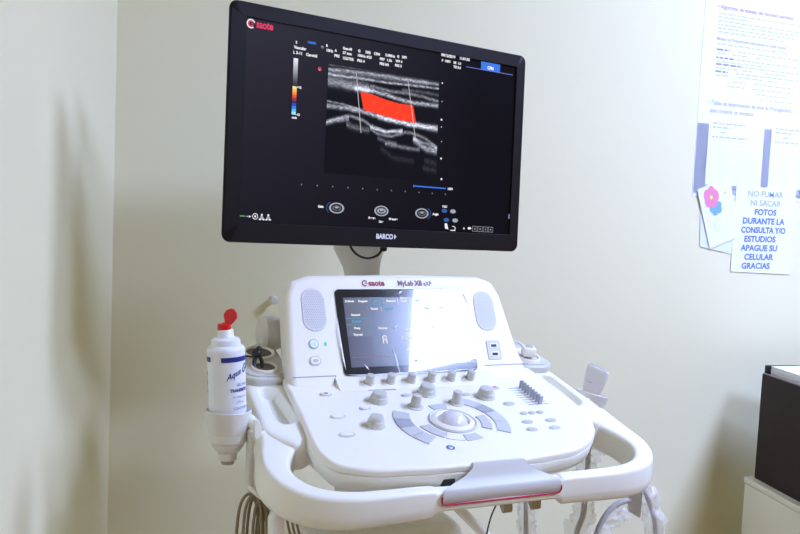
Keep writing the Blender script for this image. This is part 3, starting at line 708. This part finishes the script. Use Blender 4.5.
mb.build('orientation_mark', mats_, scr, smooth=False); mb = MB()
# colour box lines
for (xa, ya), (xb, yb) in (((-.0672, .0975), (-.0545, .0050)), ((.0300, .0990), (.0500, .0040))):
    d_ = .00055; mb.add([(xa - d_, ya, zt), (xa + d_, ya, zt), (xb + d_, yb, zt), (xb - d_, yb, zt)], [[0, 1, 2, 3]], 8)
mb.build('colour_box', mats_, scr, smooth=False); mb = MB()
# depth ticks
for x, y, r in ((.0995, .1022, .0014), (.1005, .0720, .0009), (.1010, .0420, .0018), (.1015, .0300, .0010), (.1030, .0060, .0008), (.1035, -.0220, .0018), (.1060, -.0560, .0018)):
    poly(mb, ellipse(r, r, 8, x, y), zt, None, 0); 
for k in range(11):
    x = -.1556 + k * .0271; poly(mb, ellipse(.0008, .0011, 8, x, -.0826 + .0002 * k), zt, None, 1)
rect(mb, .0496, -.0722, .1160, -.0700, zt, None, 3); rect(mb, .0496, -.0728, .0510, -.0694, zt, None, 1); st('100%', .1195, -.0730, .0052, 0)
mb.build('scale_ticks', mats_, scr, smooth=False); mb = MB()
# three trackball diagrams
for cx, cy, side in ((-.0930, -.1147, -1), (-.0105, -.1150, 0), (.0690, -.1150, 1)):
    ring(mb, .0135, .0104, zt, None, 1, 0, 2 * PI, 28, cx, cy, .62); ring(mb, .0085, .0050, zt, None, 2 if side else 1, 0, 2 * PI, 24, cx, cy, .50); poly(mb, ellipse(.0036, .0016, 12, cx, cy + .001), zt + .0001, None, 1)
    if side: ring(mb, .0185, .0172, zt, None, 4, R(180 - 50) if side < 0 else R(-50), R(180 + 40) if side < 0 else R(50), 14, cx, cy, .66)
    mb.build('control_diagram', mats_, scr, smooth=False); mb = MB()
st('Gain', -.1260, -.1155, .0052, 0); st('Freeze', -.0345, -.1285, .0048, 0); st('Line', -.0145, -.1335, .0048, 0); st('Measure', .0045, -.1285, .0048, 0); st('Angle', .0910, -.1165, .0052, 0)
mb.build('diagram_captions', mats_, scr, smooth=False); mb = MB()
st('TGC', .1100, -.1030, .0050, 0)
for cx, cy, m_ in ((.1150, -.1085, 4), (.1330, -.1085, 1), (.1200, -.1235, 4), (.1385, -.1235, 1)): poly(mb, ellipse(.0060, .0034, 16, cx, cy), zt, None, m_)
mb.add([(.1215, -.1290, zt), (.1250, -.1390, zt), (.1180, -.1380, zt), (.1165, -.1295, zt)], [[0, 1, 2, 3]], 0)
ring(mb, .0050, .0036, zt, None, 0, R(-120), R(120), 14, .1350, -.1370, .8); rect(mb, .1290, -.1412, .1400, -.1398, zt, None, 0)
mb.build('shortcut_icons', mats_, scr, smooth=False); mb = MB()
# bottom icons
rect(mb, -.2535, -.1352, -.2455, -.1335, zt, None, 7); rect(mb, -.2440, -.1352, -.2390, -.1338, zt, None, 1); mb.add([(-.2390, -.1365, zt), (-.2360, -.1345, zt), (-.2390, -.1325, zt)], [[0, 1, 2]], 0)
ring(mb, .0046, .0036, zt, None, 0, 0, 2 * PI, 18, -.2295, -.1340); poly(mb, ellipse(.0016, .0016, 8, -.2295, -.1340), zt, None, 0)
for cx in (-.2190, -.2085):
    mb.add([(cx - .0042, -.1382, zt), (cx + .0042, -.1382, zt), (cx + .0012, -.1320, zt), (cx - .0012, -.1320, zt)], [[0, 1, 2, 3]], 1); poly(mb, ellipse(.0016, .0016, 8, cx, -.1312), zt, None, 0); poly(mb, ellipse(.0018, .0012, 8, cx - .003, -.1380), zt + .0001, None, 0); poly(mb, ellipse(.0018, .0012, 8, cx + .003, -.1380), zt + .0001, None, 0)
mb.add([(.1560, -.1375, zt), (.1600, -.1375, zt), (.1580, -.1335, zt)], [[0, 1, 2]], 0)
poly(mb, ellipse(.0040, .0022, 12, .1700, -.1355), zt, None, 0)
for k in range(4):
    x = .1765 + k * .0118; y0, y1 = -.1405, -.1315; w = .0006
    for a in ((x, y0, x + .0104, y0 + w), (x, y1 - w, x + .0104, y1), (x, y0, x + w, y1), (x + .0104 - w, y0, x + .0104, y1)): rect(mb, *a, zt, None, 1)
    poly(mb, ellipse(.0014, .0014, 8, x + .0052, -.1360), zt, None, 1)
mb.build('status_icons', mats_, scr, smooth=False)
mb = MB(); text(mb, 'BARCO', .0105, None, x=-.0200, y=-.1590, z=.0004, bold=.0005, sx=.92); mb.add([(.0145, -.1596, .0003), (.0190, -.1552, .0003), (.0145, -.1508, .0003)], [[0, 1, 2]]); mb.build('front_lettering', 'whiteprint', mon, smooth=False)
mb = MB(); rect(mb, .2560, -.1150, .2600, -.1070, -.0016); mb.build('side_mark', 'seam', mon, smooth=False)
mb = MB(); tube(mb, spline([(-.052, -.165, -.030), (-.049, -.178, -.024), (-.038, -.188, -.020), (-.022, -.1915, -.018), (-.006, -.187, -.018), (.002, -.180, -.018), (.008, -.170, -.022), (.0095, -.160, -.030)], 8), .0019, 8); lathe(mb, [(.0042, -.004), (.0048, 0), (.0042, .004)], Matrix.Translation((.0085, -.1755, -.020)), 0, 16); mb.build('cable', 'rubber', mon)

# ------------------------------------------------------------------ GEL BOTTLE
gb = thing('gel_bottle', 'white ultrasound gel bottle with blue print and open red flip cap', 'bottle', (BX.x + .001, BX.y, rimz - .0475))
gb.rotation_euler = (0, R(-3.2), 0)
gb.rotation_euler = Matrix.Rotation(R(-3.2), 4, V((-.41, .91, 0)) * -1).to_euler() if False else (R(0), R(-3.2), R(-20))
b0 = .0248; zb = .131   # shoulder height above bottle bottom
mb = MB(); lathe(mb, [(.0001, 0), (.014, .0005), (.0155, .003), (.0190, .016), (b0 * .94, .036), (b0, .050), (b0, zb - .006), (b0 * 1.01, zb - .003), (b0 * .99, zb + .0005), (b0 * .90, zb + .0035), (.0195, zb + .0050)], None, 0, 40, False, True); mb.build('bottle_body', 'bottle', gb)
mb = MB(); lathe(mb, [(.0190, zb + .004), (.0192, zb + .010), (.0186, zb + .0125), (.0168, zb + .0138), (.0120, zb + .0148), (.0108, zb + .0165), (.0102, zb + .0245), (.0095, zb + .0255)], None, 0, 36); mb.build('neck_collar', 'bottle', gb)
mb = MB(); lathe(mb, [(.0086, zb + .0245), (.0090, zb + .0255), (.0088, zb + .0320), (.0078, zb + .0330), (.003, zb + .0332), (.0028, zb + .0345), (.001, zb + .0345)], Matrix.Translation((-.0015, 0, 0)), 0, 28); fc = mb.build('flip_cap', 'redcap', gb)
mb = MB(); X = Matrix.Translation((.0040, .002, zb + .0325)) @ Matrix.Rotation(R(10), 4, 'Y') @ Matrix.Rotation(R(90), 4, 'X') @ Matrix.Rotation(R(-6), 4, 'Z')
lidp = rpoly([(-.0040, 0), (.0040, 0), (.0082, .0090), (.0060, .0150), (0, .0190), (-.0060, .0150), (-.0082, .0090)], [.001, .001, .005, .004, .004, .004, .005], 4)
slab(mb, [(x * 1.15, y * 1.15) for x, y in lidp], -.0028, .0028, .0012, .0012, X @ Matrix.Rotation(R(-8), 4, 'Y')); mb.build('cap_lid', 'redcap', fc)
# printed label, wrapped on the cylinder; phi=0 faces the camera
def wrap(phi0, z0, slope=0.0):
    def f_(p):
        a = R(-90 + phi0) + p.x / b0; rr = b0 + .0004
        return V((rr * math.cos(a), rr * math.sin(a), z0 + p.y + p.x * slope))
    return f_
mb = MB()
def strip(x0, x1, y0, y1, fn, mi):
    n = 12
    vs = [fn(V((x0 + (x1 - x0) * k / n, y, 0))) for k in range(n + 1) for y in (y0, y1)]
    mb.add(vs, [[2 * k, 2 * k + 2, 2 * k + 3, 2 * k + 1] for k in range(n)], mi)
PH = 36
strip(-.0140, .0330, 0, .0065, wrap(PH - 12, zb - .0150), 0)
strip(-.0700, -.0305, 0, .0065, wrap(PH - 12, zb - .0150), 0)
for s, sz, x, dz, mi, bd in (('Aqua', .0112, -.0110, -.0345, 0, .0002), ('Gel', .0140, .0110, -.0365, 0, .0003), ('GEL PARA', .0050, .0020, -.0470, 1, .0001), ('TRANSMISION', .0060, -.0070, -.0545, 0, .0002), ('de ultrasonido', .0048, -.0040, -.0625, 1, 0), ('250 ml', .0052, .0010, -.0700, 1, 0), ('CONTENIDO', .0048, -.0030, -.0780, 1, 0)):
    text(mb, s, sz, None, mi, x, 0, 0, bold=bd, shear=.25 if sz > .01 else 0, sx=.85, mapf=wrap(PH - 4, zb + dz, .42 if sz > .01 else 0))
strip(-.012, .0300, 0, .0016, wrap(PH - 4, zb - .0880), 0)
for k in range(3): strip(-.0520, -.0460, -.004 * 0, .0055, wrap(PH, zb - .034 - .012 * k), 0)
mb.build('printed_label', ['bluelabel', 'blueprint'], gb, smooth=False)

# ------------------------------------------------------------------ PROBE in the right holder
pr = thing('ultrasound_probe', 'light grey flat ultrasound probe standing in the right-hand holder', 'probe', (PHc.x, PHc.y, PHc.z - .035))
pr.rotation_euler = (0, R(-4), R(-8))
pr.rotation_euler = (R(4), R(13), R(-26)); pr.location = (PHc.x - .012, PHc.y, PHc.z - .034)
mb = MB(); Lp = []
for z, w, t in ((0, .0110, .0090), (.015, .0120, .0095), (.032, .0135, .0098), (.045, .0150, .0095), (.056, .0170, .0090), (.066, .0182, .0085), (.078, .0186, .0082), (.0840, .0186, .0080), (.0855, .0180, .0074)):
    Lp.append([(x, y, z - (x * .20 if z > .05 else x * .1)) for x, y in rrect(2 * w, 2 * t, t * .8, 6)])
loft(mb, Lp); mb.build('probe_body', 'probe', pr)
mb = MB(); loft(mb, [[(x, y, z - x * .20) for x, y in rrect(.031, .0075, .002, 4)] for z in (.0850, .0866)]); mb.build('probe_lens', 'keydark', pr)
mb = MB(); box(mb, (-.010, -.0086, .060), (.010, .0012, .0025), .0004); mb.build('probe_mark', 'key', pr)

# white plug lying in the right cup pad
pg = thing('connector_plug', 'small white square plug resting on the cup pad right of the touchscreen', 'plug', dk(.2275, -.060, .0085))
X = DF.to_3x3().to_4x4() @ Matrix.Rotation(R(-14), 4, 'Z')
mb = MB(); box(mb, (0, 0, .008), (.022, .020, .016), .003, X); mb.build('plug_body', 'white', pg)
mb = MB(); box(mb, (0, .001, .0165), (.012, .010, .0012), .0005, X); mb.build('plug_socket', 'keydark', pg)
# dark lump at the rear right pad
# black cable clip hung in the left cup pad
ck = thing('cable_clip', 'small black rubber clip hanging over the cup ring beside the gel bottle', 'clip', dk(-.2385, -.068, .012))
mb = MB()
def blob(c, r, s=(1, 1, 1)):
    X = Matrix.Translation(c) @ Matrix.Diagonal((*s, 1)); lathe(mb, [(r * math.sin(R(a)), -r * math.cos(R(a))) for a in (2, 20, 40, 60, 80, 100, 120, 140, 160, 178)], X, 0, 20)
blob((0, 0, .012), .0085, (.95, .9, .9)); blob((.002, -.002, .018), .005)
mb.build('clip_head', 'rubber', ck)
mb = MB(); tube(mb, spline([(-.002, 0, .008), (-.005, -.004, -.002), (-.005, -.010, -.012), (-.001, -.012, -.017), (.004, -.010, -.014), (.007, -.004, -.004), (.005, 0, .006)], 6), .0030, 10); mb.build('clip_loop', 'rubber', ck)
mb = MB(); tube(mb, spline([(0, .002, .006), (-.002, .012, .004), (-.008, .024, .003), (-.02, .034, .001)], 6), .0016, 8); mb.build('clip_cord', 'rubber', ck)

# ------------------------------------------------------------------ coiled cable, left below
cc = thing('coiled_cable', 'brown grey cable hanging in long loops from the hook left of the handle', 'cable', (-.275, -.09, .83))
for k, (w, dx, dy, dz) in enumerate(((.013, -.0080, .004, -.002), (.011, -.0035, -.003, -.001), (.0095, .0020, .004, -.004), (.0080, .0060, -.004, -.006), (.0075, .0120, .003, -.014), (.0065, .0170, -.003, -.018))):
    mb = MB(); Lh = .26 - .012 * k
    pts = [(dx, dy, dz), (dx - w, dy + .003, dz - .022), (dx - w * 1.25, dy + .002, dz - Lh * .4), (dx - w, dy, dz - Lh * .8), (dx, dy, dz - Lh), (dx + w, dy, dz - Lh * .8), (dx + w * 1.1, dy - .002, dz - Lh * .4), (dx + w * .8, dy - .003, dz - .024)]
    tube(mb, spline(pts, 8, True), .0021, 8, True); mb.build('cable_loop', 'cable', cc)
c2 = thing('hanging_cord', 'thin brown cords hanging behind the white peg under the left handle', 'cable', (-.245, -.14, .81))
for k, dx in enumerate((0, .006, .012)):
    mb = MB(); tube(mb, spline([(dx - .006, 0, .012), (dx, .002, -.01), (dx + .006, .001, -.05), (dx + .004, 0, -.18), (dx, 0, -.28)], 8), .0016, 8); mb.build('cord', 'cable', c2)
for nm, x, z0, lab in (('black_cord', (.028, -.20, .822), 0, 'thin dark cord hanging below the left end of the handle badge'),):
    mb = MB(); tube(mb, spline([V(x), V(x) + V((-.004, .01, -.03)), V(x) + V((-.006, .02, -.09)), V(x) + V((.0, .04, -.22))], 8), .0011, 8); tag(mb.build('hanging_cord', 'rubber'), lab, 'cable')

# ------------------------------------------------------------------ plastic-wrapped cables, right below
def sleeve(name, label, pts, r, amp, seed, inner=None):
    root = thing(name, label, 'plastic-wrapped cable', pts[0], 'cables wrapped in clear plastic under the handle')
    P = [V(p) - V(pts[0]) for p in spline(pts, 12)]
    mb = MB()
    def rf(i):
        return lambda a: r * (1 + amp * .9 * noise.noise(V((math.cos(a) * 1.3 + seed, math.sin(a) * 1.3, i * .22))) + amp * .55 * noise.noise(V((math.cos(a) * 3 + seed, math.sin(a) * 3, i * .5))) + amp * .12 * noise.noise(V((math.cos(a) * 6 + seed, math.sin(a) * 6, i * 1.1))))
    tube(mb, P, r, 30, False, 0, None, rf); mb.build('plastic_sleeve', 'wrap', root, sharp=60)
    if inner: mb = MB(); tube(mb, P, inner, 10); mb.build('cable_core', 'cablegrey', root)
    return root
sleeve('wrapped_cable', 'crumpled clear plastic bunched behind the right opening of the handle', [(.262, -.085, .868), (.256, -.090, .845), (.252, -.095, .820), (.250, -.095, .790)], .017, .75, 1, .004)
sleeve('wrapped_cable', 'plastic-wrapped cable hanging straight below the handle badge', [(.090, -.175, .815), (.092, -.175, .790), (.096, -.172, .750), (.098, -.17, .66)], .012, .7, 5, .0032)
sleeve('wrapped_cable', 'plastic-wrapped cable hanging below the handle between badge and tan hook', [(.206, -.155, .795), (.204, -.155, .770), (.198, -.150, .735), (.195, -.15, .64)], .016, .7, 9, .0042)
sleeve('wrapped_cable', 'plastic-wrapped cable hanging at the far right under the handle', [(.317, -.150, .800), (.330, -.152, .775), (.342, -.155, .735), (.348, -.15, .64)], .014, .7, 14, .0040)
mb = MB(); tube(mb, spline([(.296, -.152, .785), (.280, -.152, .784), (.262, -.15, .776), (.246, -.15, .760), (.234, -.15, .735), (.228, -.15, .70), (.226, -.15, .62)], 8), .0042, 12)
tag(mb.build('probe_cable', 'cablegrey'), 'bare grey cable arching from the tan hook below the right handle', 'cable')
sleeve('wrapped_cable', 'loose clear plastic clinging along the arching grey cable', [(.285, -.156, .768), (.266, -.156, .762), (.248, -.154, .744), (.240, -.152, .715), (.238, -.15, .64)], .010, .8, 21)

# ------------------------------------------------------------------ wall papers
def WF(x, z, rz=0.0, d=.0012): return frame((x, YW - d, z), V((math.cos(rz), 0, math.sin(rz))), V((-math.sin(rz), 0, math.cos(rz))), V((0, -1, 0)))
rnd = random.Random(3)
def greek(mb, x0, x1, y, h, X, mi, z=.0006, skip=0.0):
    x = x0
    while x < x1:
        w = rnd.uniform(.006, .022)
        if x + w > x1: w = x1 - x
        if w > .003 and rnd.random() > skip: rect(mb, x, y, x + w, y + h, z, X, mi)
        x += w + .004
px0, px1, pz0, pz1 = 1.012, 1.52, 1.262, 1.772
po = thing('wall_poster', 'large white printed medical poster with text and tables on the back wall', 'poster', (1.02, YW, 1.262))
mb = MB(); slab(mb, rrect(px1 - px0, pz1 - pz0, .001, 2, (px0 + px1) / 2, (pz0 + pz1) / 2), 0, .0010, 0, 0, frame((0, YW, 0), X1, V((0, 0, 1)), V((0, -1, 0)))); put(mb.build('poster_sheet', 'paper'), po)
PXF = frame((0, YW - .0006, 0), X1, V((0, 0, 1)), V((0, -1, 0)))
mb = MB()
text(mb, '• Algoritmo de manejo del neonato cianótico', .0150, PXF, 0, 1.052, 1.7300, .0006, bold=.0002, sx=.93)
for k, (x0, x1) in enumerate(((1.056, 1.35), (1.056, 1.16), (1.056, 1.35), (1.056, 1.32), (1.056, 1.33), (1.060, 1.28))): greek(mb, x0, x1, 1.7165 - .0090 * k, .0036, PXF, 1)
text(mb, 'Manejo con Prostaglandinas endovenosas en recién nacidos', .0115, PXF, 2, 1.056, 1.6530, .0006, bold=.0002, sx=.84)
greek(mb, 1.058, 1.30, 1.6420, .0034, PXF, 1)
for k, z in enumerate((1.628, 1.608, 1.592, 1.574)):
    greek(mb, 1.058, 1.10 + .02 * (k % 3), z, .0044, PXF, 2); greek(mb, 1.125, 1.34, z, .0034, PXF, 1); greek(mb, 1.060, 1.30, z - .0085, .0030, PXF, 1, skip=.2)
for k in range(4): greek(mb, 1.10 if k < 2 else 1.20, 1.33, 1.553 - .0125 * k, .0028, PXF, 1, skip=.25)
text(mb, '• Tablas de determinación de dosis de Prostaglandina', .0150, PXF, 2, 1.046, 1.4930, .0006, bold=.0001, sx=.86); text(mb, 'peso corporal, en neonatos', .0150, PXF, 2, 1.050, 1.4740, .0006, bold=.0001, sx=.86)
put(mb.build('poster_text', ['inkred', 'inkgrey', 'inkdark'], smooth=False), po)
# lower band of the poster with tables
mb = MB(); rect(mb, px0 + .002, 1.270, px1 - .002, 1.445, .0004, PXF); put(mb.build('poster_band', 'paperblue', smooth=False), po)
for x0, x1 in ((1.050, 1.236), (1.262, 1.50)):
    mb = MB(); slab(mb, rrect(x1 - x0, .168, .004, 4, (x0 + x1) / 2, 1.377), .0004, .0009, 0, 0, PXF); tbp = put(mb.build('poster_table', 'paper'), po)
    mb = MB()
    for a in ((x0 + .012, 1.446, x0 + .12, 0), (x0 + .012, 1.436, x0 + .07, 0), (x0 + .040, 1.424, x0 + .06, 0), (x0 + .012, 1.412, x0 + .13, 0)): greek(mb, a[0], a[2], a[1], .0034, PXF, 0, .0014)
    for zc in (1.405, 1.393, 1.381, 1.370, 1.360, 1.350, 1.340, 1.330, 1.320, 1.310, 1.300): rect(mb, x0 + .010, zc, x1 - .010, zc + .0008, .0014, PXF, 1)
    for xx in (.010, .055, .105, .150): rect(mb, x0 + xx, 1.300, x0 + xx + .0008, 1.371, .0014, PXF, 1)
    o = mb.build('table_rows', ['inkgrey', 'paperblue'], smooth=False); o.parent = tbp
po.location.x -= .014
# note
nt_ = thing('notice_sheet', 'white sheet with nine lines of blue capitals, taped below the poster', 'notice', (1.25, YW, 1.07))
nt_['label'] = 'white sheet with nine lines of blue capitals, taped below the poster'
mb = MB(); loft(mb, [[(1.142, YW - .0016, 1.073), (1.352, YW - .0016, 1.066), (1.349, YW - .0016, 1.296), (1.140, YW - .0016, 1.292)], [(1.142, YW - .0024, 1.073), (1.352, YW - .0024, 1.066), (1.349, YW - .0024, 1.296), (1.140, YW - .0024, 1.292)]]); put(mb.build('note_sheet', 'paper', smooth=False), nt_)
mb = MB(); NF = frame((0, YW - .0026, 0), X1, V((0, 0, 1)), V((0, -1, 0)))
for k, (s, x, mi) in enumerate((('NO FUMAR', 1.248, 1), ('NI SACAR', 1.250, 1), ('FOTOS', 1.252, 0), ('DURANTE LA', 1.248, 0), ('CONSULTA Y/O', 1.250, 0), ('ESTUDIOS', 1.240, 0), ('APAGUE SU', 1.240, 0), ('CELULAR', 1.240, 0), ('GRACIAS', 1.232, 0))):
    text(mb, s, .0215, NF, mi, x - .006, 1.2690 - .0235 * k, .0004, 'CENTER', bold=.0003 if mi else .0007, sx=1.12 if len(s) < 11 else 1.0)
put(mb.build('note_lettering', ['inkblue', 'inkfaint'], smooth=False), nt_)
# paper below the card
mb = MB(); slab(mb, rpoly([(1.034, 1.136), (1.140, 1.118), (1.146, 1.255), (1.026, 1.262)], .001, 2), .0011, .0020, 0, 0, frame((0, YW, 0), X1, V((0, 0, 1)), V((0, -1, 0)))); pb_ = mb.build('paper_sheet', 'paperblue', smooth=False)
tag(pb_, 'plain pale sheet tucked under the drawn card at the poster corner', 'paper')
# card
cd = thing('drawing_card', 'tilted white card with a pink and blue flower drawing over the poster corner', 'card', (1.10, YW - .004, 1.21))
CF = frame((1.088, YW - .0036, 1.2225), V((math.cos(R(20)), 0, math.sin(R(20)))), V((-math.sin(R(20)), 0, math.cos(R(20)))), V((0, -1, 0)))
mb = MB(); slab(mb, rrect(.107, .158, .002, 2), 0, .0012, 0, 0, CF); put(mb.build('card_sheet', 'paper', smooth=False), cd)
mb = MB()
for k in range(5): poly(mb, ellipse(.0125, .0170, 14, -.016 + .013 * math.cos(k * 1.256), .047 + .012 * math.sin(k * 1.256)), .0014 + k * .00003, CF, 0)
for k in range(5): poly(mb, ellipse(.0100, .0105, 14, -.008 + .011 * math.cos(k * 1.256 + .5), .016 + .009 * math.sin(k * 1.256 + .5)), .0014 + k * .00003, CF, 1)
poly(mb, ellipse(.005, .005, 12, -.016, .047), .0017, CF, 2); poly(mb, ellipse(.006, .004, 12, .030, .045), .0017, CF, 2)
for k in range(3): ring(mb, .016 + .004 * k, .0155 + .004 * k, .0015, CF, 3, R(20 + 40 * k), R(200 + 40 * k), 16, -.004, -.028, .8)
for k in range(5): rect(mb, -.044, .040 - .012 * k, -.034, .0408 - .012 * k, .0015, CF, 3)
put(mb.build('card_drawing', ['inkpink', 'inksky', 'inkyellow', 'inkfaint'], smooth=False), cd)
# small white peg in the wall behind the console
mb = MB(); lathe(mb, [(.0065, 0), (.0065, .010), (.0085, .012), (.0085, .018), (.0065, .020), (.0001, .0203)], frame((-.0790, YW, 1.008), X1, V((0, 0, 1)), V((0, -1, 0))), 0, 20, True, False)
tag(mb.build('wall_peg', 'warmwhite'), 'small round white peg on the back wall left of the console', 'peg')

# ------------------------------------------------------------------ cabinet, box, papers at the right
ca_ = R(-12.7)
cabF = Matrix.Translation((1.149, .462, 0)) @ Matrix.Rotation(ca_, 4, 'Z')   # x to the right, -y towards the viewer, origin at far left corner
cb = bpy.data.objects.new('cabinet', None); col.objects.link(cb); cb.matrix_world = cabF
tag(cb, 'low white laminate cabinet in the bottom right corner', 'cabinet')
CZ = .557
mb = MB(); box(mb, (.225, -.26, CZ / 2 - .008), (.442, .51, CZ - .0165), .003); mb.build('cabinet_body', 'cabinet', cb)
mb = MB(); box(mb, (.225, -.26, CZ - .008), (.446, .514, .016), .003); mb.build('cabinet_top', 'cabinet', cb)
for k in range(2):
    mb = MB(); box(mb, (.225, -.523, .135 + .245 * k), (.425, .016, .235), .003); dw = mb.build('drawer', 'cabinet', cb)
    mb = MB(); tube(mb, spline([(.155, -.53, .19 + .245 * k), (.157, -.555, .19 + .245 * k), (.225, -.558, .19 + .245 * k), (.293, -.555, .19 + .245 * k), (.295, -.53, .19 + .245 * k)], 5), .005, 10); mb.build('drawer_handle', 'steel', dw)
bx = bpy.data.objects.new('file_box', None); col.objects.link(bx); bx.matrix_world = cabF @ Matrix.Translation((.024, -.012, CZ))
tag(bx, 'black box standing on the white cabinet, holding white papers', 'box')
bw, bd, bhh = .33, .42, .268
mb = MB(); tray(mb, rrect(bw, bd, .004, 4, bw / 2, -bd / 2), rrect(bw - .016, bd - .016, .003, 4, bw / 2, -bd / 2), 0, bhh, .045, .0015, draft=.0005); mb.build('box_body', 'blackbox', bx)
mb = MB(); box(mb, (bw / 2, -.006, bhh + .009), (bw - .01, .006, .026), .001); mb.build('box_back_flap', 'blackpl', bx)
mb = MB()
for x in (.0045, bw - .0045): box(mb, (x, -bd / 2, bhh + .0005), (.005, bd - .01, .003), .0008)
mb.build('box_rim', 'boxlip', bx)
pp = bpy.data.objects.new('paper_stack', None); col.objects.link(pp); pp.matrix_world = cabF @ Matrix.Translation((.036, -.024, CZ + bhh - .045))
tag(pp, 'thick stack of white paper filling the top of the black box', 'paper')
mb = MB()
for k in range(8): box(mb, (.153 + rnd.uniform(-.001, .001), -.195 + rnd.uniform(-.001, .001), .0045 + .0083 * k), (.300, .385, .0080), .0005)
mb.build('sheets', 'paper', pp, smooth=False)

# ------------------------------------------------------------------ light
w = bpy.data.worlds.new('World'); sc.world = w; w.use_nodes = True
bg = w.node_tree.nodes['Background']; bg.inputs['Color'].default_value = (1.0, .70, .09, 1); bg.inputs['Strength'].default_value = .27

# ------------------------------------------------------------------ camera
cam = bpy.data.cameras.new('camera'); co = bpy.data.objects.new('camera', cam); col.objects.link(co)
Rm = ((0.91, 0, 0),)
yaw = R(24); d = V((-.045, .9957, .08)).normalized(); x0 = V((math.cos(yaw), 0, math.sin(yaw)))
Xw = (x0 - d * x0.dot(d)).normalized(); Zw = -d; Yw = Zw.cross(Xw)
# camera axes in the world: columns are right, up, back
right = V((Xw.x, Yw.x, Zw.x)); down = V((Xw.y, Yw.y, Zw.y)); fwd = V((Xw.z, Yw.z, Zw.z))
co.matrix_world = frame((-.59, -1.2252, 1.2324), right, -down, -fwd)
cam.sensor_width = 36; cam.lens = 40.5; cam.clip_start = .05
sc.camera = co
sc.view_settings.view_transform = 'Standard'; sc.view_settings.look = 'None'; sc.view_settings.exposure = 0.10; sc.view_settings.gamma = 1
sc.view_settings.use_curve_mapping = False
